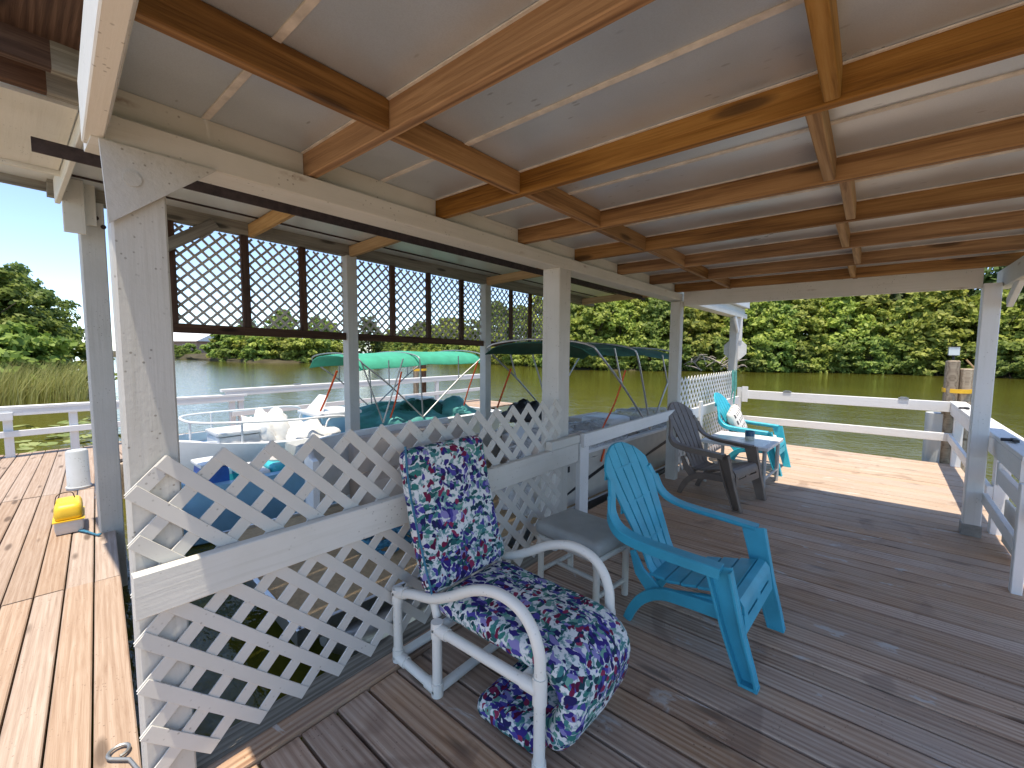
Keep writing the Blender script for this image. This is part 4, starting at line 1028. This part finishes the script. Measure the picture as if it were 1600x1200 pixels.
def along(line, step, a, b):
    P = [Vector((x, y, 0)) for x, y in line]; out = []; d = a
    S_ = [0]
    for p, q in zip(P, P[1:]): S_.append(S_[-1]+(q-p).length)
    while d < min(b, S_[-1]):
        i = max(k for k in range(len(P)-1) if S_[k] <= d); u = (d-S_[i])/(S_[i+1]-S_[i]); tg = (P[i+1]-P[i]).normalized()
        out.append((P[i].lerp(P[i+1], u), Vector((-tg.y, tg.x, 0)))); d += step*random.uniform(.8, 1.2)
    return out
RS = [(-33, 44.5), (-24.5, 41), (-13.5, 47.7), (-3, 54.5), (6, 55), (16, 52), (26, 47.5)]
for i, (p, n) in enumerate(along(RS, 2.5, 0, 70)):
    q = p+n*random.uniform(2.2, 3.4); k = random.choice(['mangrove_a', 'mangrove_c', 'mangrove_a', 'mangrove_b'])
    tree(k, q.x, q.y, -.25, random.uniform(.86, 1.04), {'mangrove_a': 'bright yellow-green rounded mangrove at the water edge of the far bank', 'mangrove_b': 'mid green tall mangrove at the water edge of the far bank', 'mangrove_c': 'lower yellow-green mangrove at the water edge of the far bank'}[k], 'mangroves at the edge of the far bank, '+k[-1])
for i, (p, n) in enumerate(along(RS, 3.1, 1, 70)):
    q = p+n*random.uniform(6.2, 8); k = random.choice(['mangrove_b', 'mangrove_d', 'mangrove_a'])
    tree(k, q.x, q.y, .1, random.uniform(1.08, 1.3), {'mangrove_a': 'bright green tree standing in the second row on the far bank', 'mangrove_b': 'mid green tree standing in the second row on the far bank', 'mangrove_d': 'dark green tree standing in the second row on the far bank'}[k], 'second row of trees on the far bank, '+k[-1])
for i, (p, n) in enumerate(along(RS, 2.1, .5, 70)):
    q = p+n*random.uniform(.3, 1.1); k = random.choice(['shrub_a', 'shrub_b'])
    tree(k, q.x, q.y, -.42, random.uniform(.75, 1.1), {'shrub_a': 'low bright green mangrove shrub overhanging the water of the far bank', 'shrub_b': 'low darker green mangrove shrub overhanging the water of the far bank'}[k], 'shrubs hanging over the far water edge, '+k[-1], 'shrub', 'mangrove_shrub')
# driftwood tangle seen past the third post
dw = MB(); rd = random.Random(5)
for k in range(26):
    a = Vector((-12.6+rd.uniform(-2.6, 2.6), 47.0+rd.uniform(-.9, 1.2)+0, WL+rd.uniform(0, .9)))
    b = a+Vector((rd.uniform(-1.8, 1.8), rd.uniform(-.8, .8), rd.uniform(-.2, .9))); c = (a+b)/2+Vector((0, 0, rd.uniform(.1, .6)))
    dw.tube(smooth_path([a, c, b], 3), [.07, .06, .055, .05, .045, .035, .02], 5)
dw.build('driftwood', 'deadwood', label='pale tangle of bare driftwood roots at the foot of the far bank', cat='driftwood')
# stretch of bank far behind the canopied boats
LS = [(-165, 104), (-120, 86), (-98, 76), (-74, 65), (-50, 51), (-33, 44.5)]
for i, (p, n) in enumerate(along(LS, 4.4, 0, 150)):
    q = p+n*random.uniform(2, 4); k = random.choice(['mangrove_a', 'mangrove_b', 'mangrove_c'])
    tree(k, q.x, q.y, -.25, random.uniform(.5, .95) if i % 3 else random.uniform(1.0, 1.25), {'mangrove_a': 'bright green tree on the distant bank behind the boats', 'mangrove_b': 'mid green tree on the distant bank behind the boats', 'mangrove_c': 'small bright tree on the distant bank behind the boats'}[k], 'trees on the distant bank behind the boats, '+k[-1])
for i, (p, n) in enumerate(along(LS, 3.2, .7, 150)):
    q = p+n*random.uniform(.2, 1.0); k = random.choice(['shrub_a', 'shrub_b'])
    tree(k, q.x, q.y, -.42, random.uniform(.7, 1.1), {'shrub_a': 'low bright shrub along the distant bank behind the boats', 'shrub_b': 'low dull green shrub along the distant bank behind the boats'}[k], 'shrubs on the distant bank behind the boats, '+k[-1], 'shrub', 'mangrove_shrub')
# island of shrubs across the open water
IS = [(-96, 23.2), (-84, 23), (-72, 24.8), (-66, 29.5), (-69, 38), (-74, 44)]
for i, (p, n) in enumerate(along(IS, 2.5, 8, 60)):
    q = p+n*random.uniform(1.2, 3.2); k = random.choice(['shrub_a', 'shrub_a', 'shrub_b'])
    tree(k, q.x, q.y, -.4, random.uniform(1.05, 1.6), {'shrub_a': 'rounded bright green shrub on the low island', 'shrub_b': 'rounded darker green shrub on the low island'}[k], 'shrubs on the low island, '+k[-1], 'shrub', 'mangrove_shrub')
for i, (x, y, k, s) in enumerate([(-84, 28, 'mangrove_d', .72), (-79, 32, 'mangrove_b', .95), (-86, 35, 'mangrove_c', .9), (-76, 37, 'mangrove_b', .85), (-82, 42, 'mangrove_a', .9), (-78, 48, 'mangrove_d', .9), (-100, 34, 'mangrove_d', .8)]):
    tree(k, x, y, -.1, s, 'tree rising behind the island shrubs, %s' % {'a': 'bright green and rounded', 'b': 'mid green and full', 'c': 'low and yellow-green', 'd': 'dark green and sparse'}[k[-1]], 'trees behind the island shrubs, '+k[-1])
# near left bank
for i, (x, y, k, s) in enumerate([(-29.5, -.6, 'bank_tree_b', .94), (-31, -3.6, 'bank_tree_a', 1.06), (-27, -5.5, 'bank_tree_a', 1.0), (-36, 0.2, 'bank_tree_a', 1.0), (-34, -7, 'bank_tree_b', 1.15), (-40, -2.5, 'bank_tree_b', 1.1)]):
    tree(k, x, y, -.2, s, {'a': 'feathery light green tree on the near left bank behind the reeds', 'b': 'dense mid green tree on the near left bank behind the reeds'}[k[-1]], 'trees on the near left bank, '+k[-1], name='bank_tree')
for i, (x, y, s) in enumerate([(-26.5, .4, .85), (-25.5, -2.2, .9), (-29.2, 2.0, .75), (-24.3, -4.2, .9)]):
    tree('shrub_b', x, y, -.4, s, 'dark low shrub at the foot of the left bank trees', 'shrubs below the left bank trees', 'shrub', 'bank_shrub')
rnd = np.random.RandomState(9); vs = []; fs = []
for k in range(5200):
    a = rnd.uniform(-5.5, 2.2); x = -23.6-.45*max(0, a+.5)*1.6-(.0 if a > -.5 else 0)+rnd.normal()*1.0+max(0, -a-.5)*.62; y = a
    h = rnd.uniform(.7, 1.75); th = rnd.uniform(0, 6.28); ln = rnd.uniform(.1, .75)*h; w = rnd.uniform(.010, .02)
    d = np.array([math.cos(th)*ln*.5+.0, math.sin(th)*ln*.5+.22*h, 0]); s = np.array([-.64, .76, 0]); s = np.array([.76, .64, 0])*w
    p0 = np.array([x, y, WL-.05]); i0 = len(vs)
    for u in (0, .4, .75, 1):
        c = p0+d*u**2+np.array([0, 0, h*(u-.12*u*u*ln/h)]); ww = s*(1-u*.92); vs += [tuple(c-ww), tuple(c+ww)]
    fs += [(i0+2*j, i0+2*j+1, i0+2*j+3, i0+2*j+2) for j in range(3)]
rm = bpy.data.meshes.new('reeds'); rm.from_pydata(vs, [], fs); rm.materials.append(M['reed']); rm.update()
link('reeds', rm, label='tall pale green reeds growing along the near left bank', cat='reeds', kind='stuff')
lp = MB(); rd = random.Random(3)
for k in range(70):
    x, y = rd.uniform(-17, -11.5), rd.uniform(.2, 1.9); r = rd.uniform(.07, .17); q0 = rd.uniform(0, 6); tl = rd.uniform(0, .05)
    lp.add([(x, y, WL+.015)]+[(x+r*math.cos(q0+q), y+r*math.sin(q0+q), WL+.012+tl*math.cos(q)) for q in np.linspace(.25, 6.0, 11)], [(0, j, j+1) for j in range(1, 11)])
lp.build('lily_pads', 'lily', label='floating lily pads on the water behind the left railing', cat='lily pads', kind='stuff')
# distant house past the island
hs = thing('house', 'distant low house with a white metal roof past the island', 'house', (-128, 30.5, 0), R(24))
MB().box((0, 0, 1.6), (14, 8, 3.6)).build('wall', 'walltan', hs)
MB().prism([(-8, -5, 3.3), (-8, 5, 3.3), (-8, 0, 5.6)], (16, 0, 0)).build('roof', 'roofwhite', hs, smooth=False)
for x in (-4.5, -1, 3.2): 
    w = MB().box((x, -4.03, 1.9), (1.4, .08, 1.3)).build('window', 'roofwhite', hs); MB().box((x, -4.08, 1.9), (1.15, .04, 1.05)).build('pane', 'glass', w)
for x in (4.0,): MB().box((4.04+3, -1.2, 1.9), (.08, 1.4, 1.3)).build('window', 'roofwhite', hs)
for i, (x, y, s) in enumerate([(-113, 26.5, .9), (-119, 25, .8), (-110, 24.5, .6)]):
    tree('shrub_b', x, y, -.3, s, 'small dark bush in front of the distant white roofed house', 'bushes by the distant house', 'shrub', 'bush')
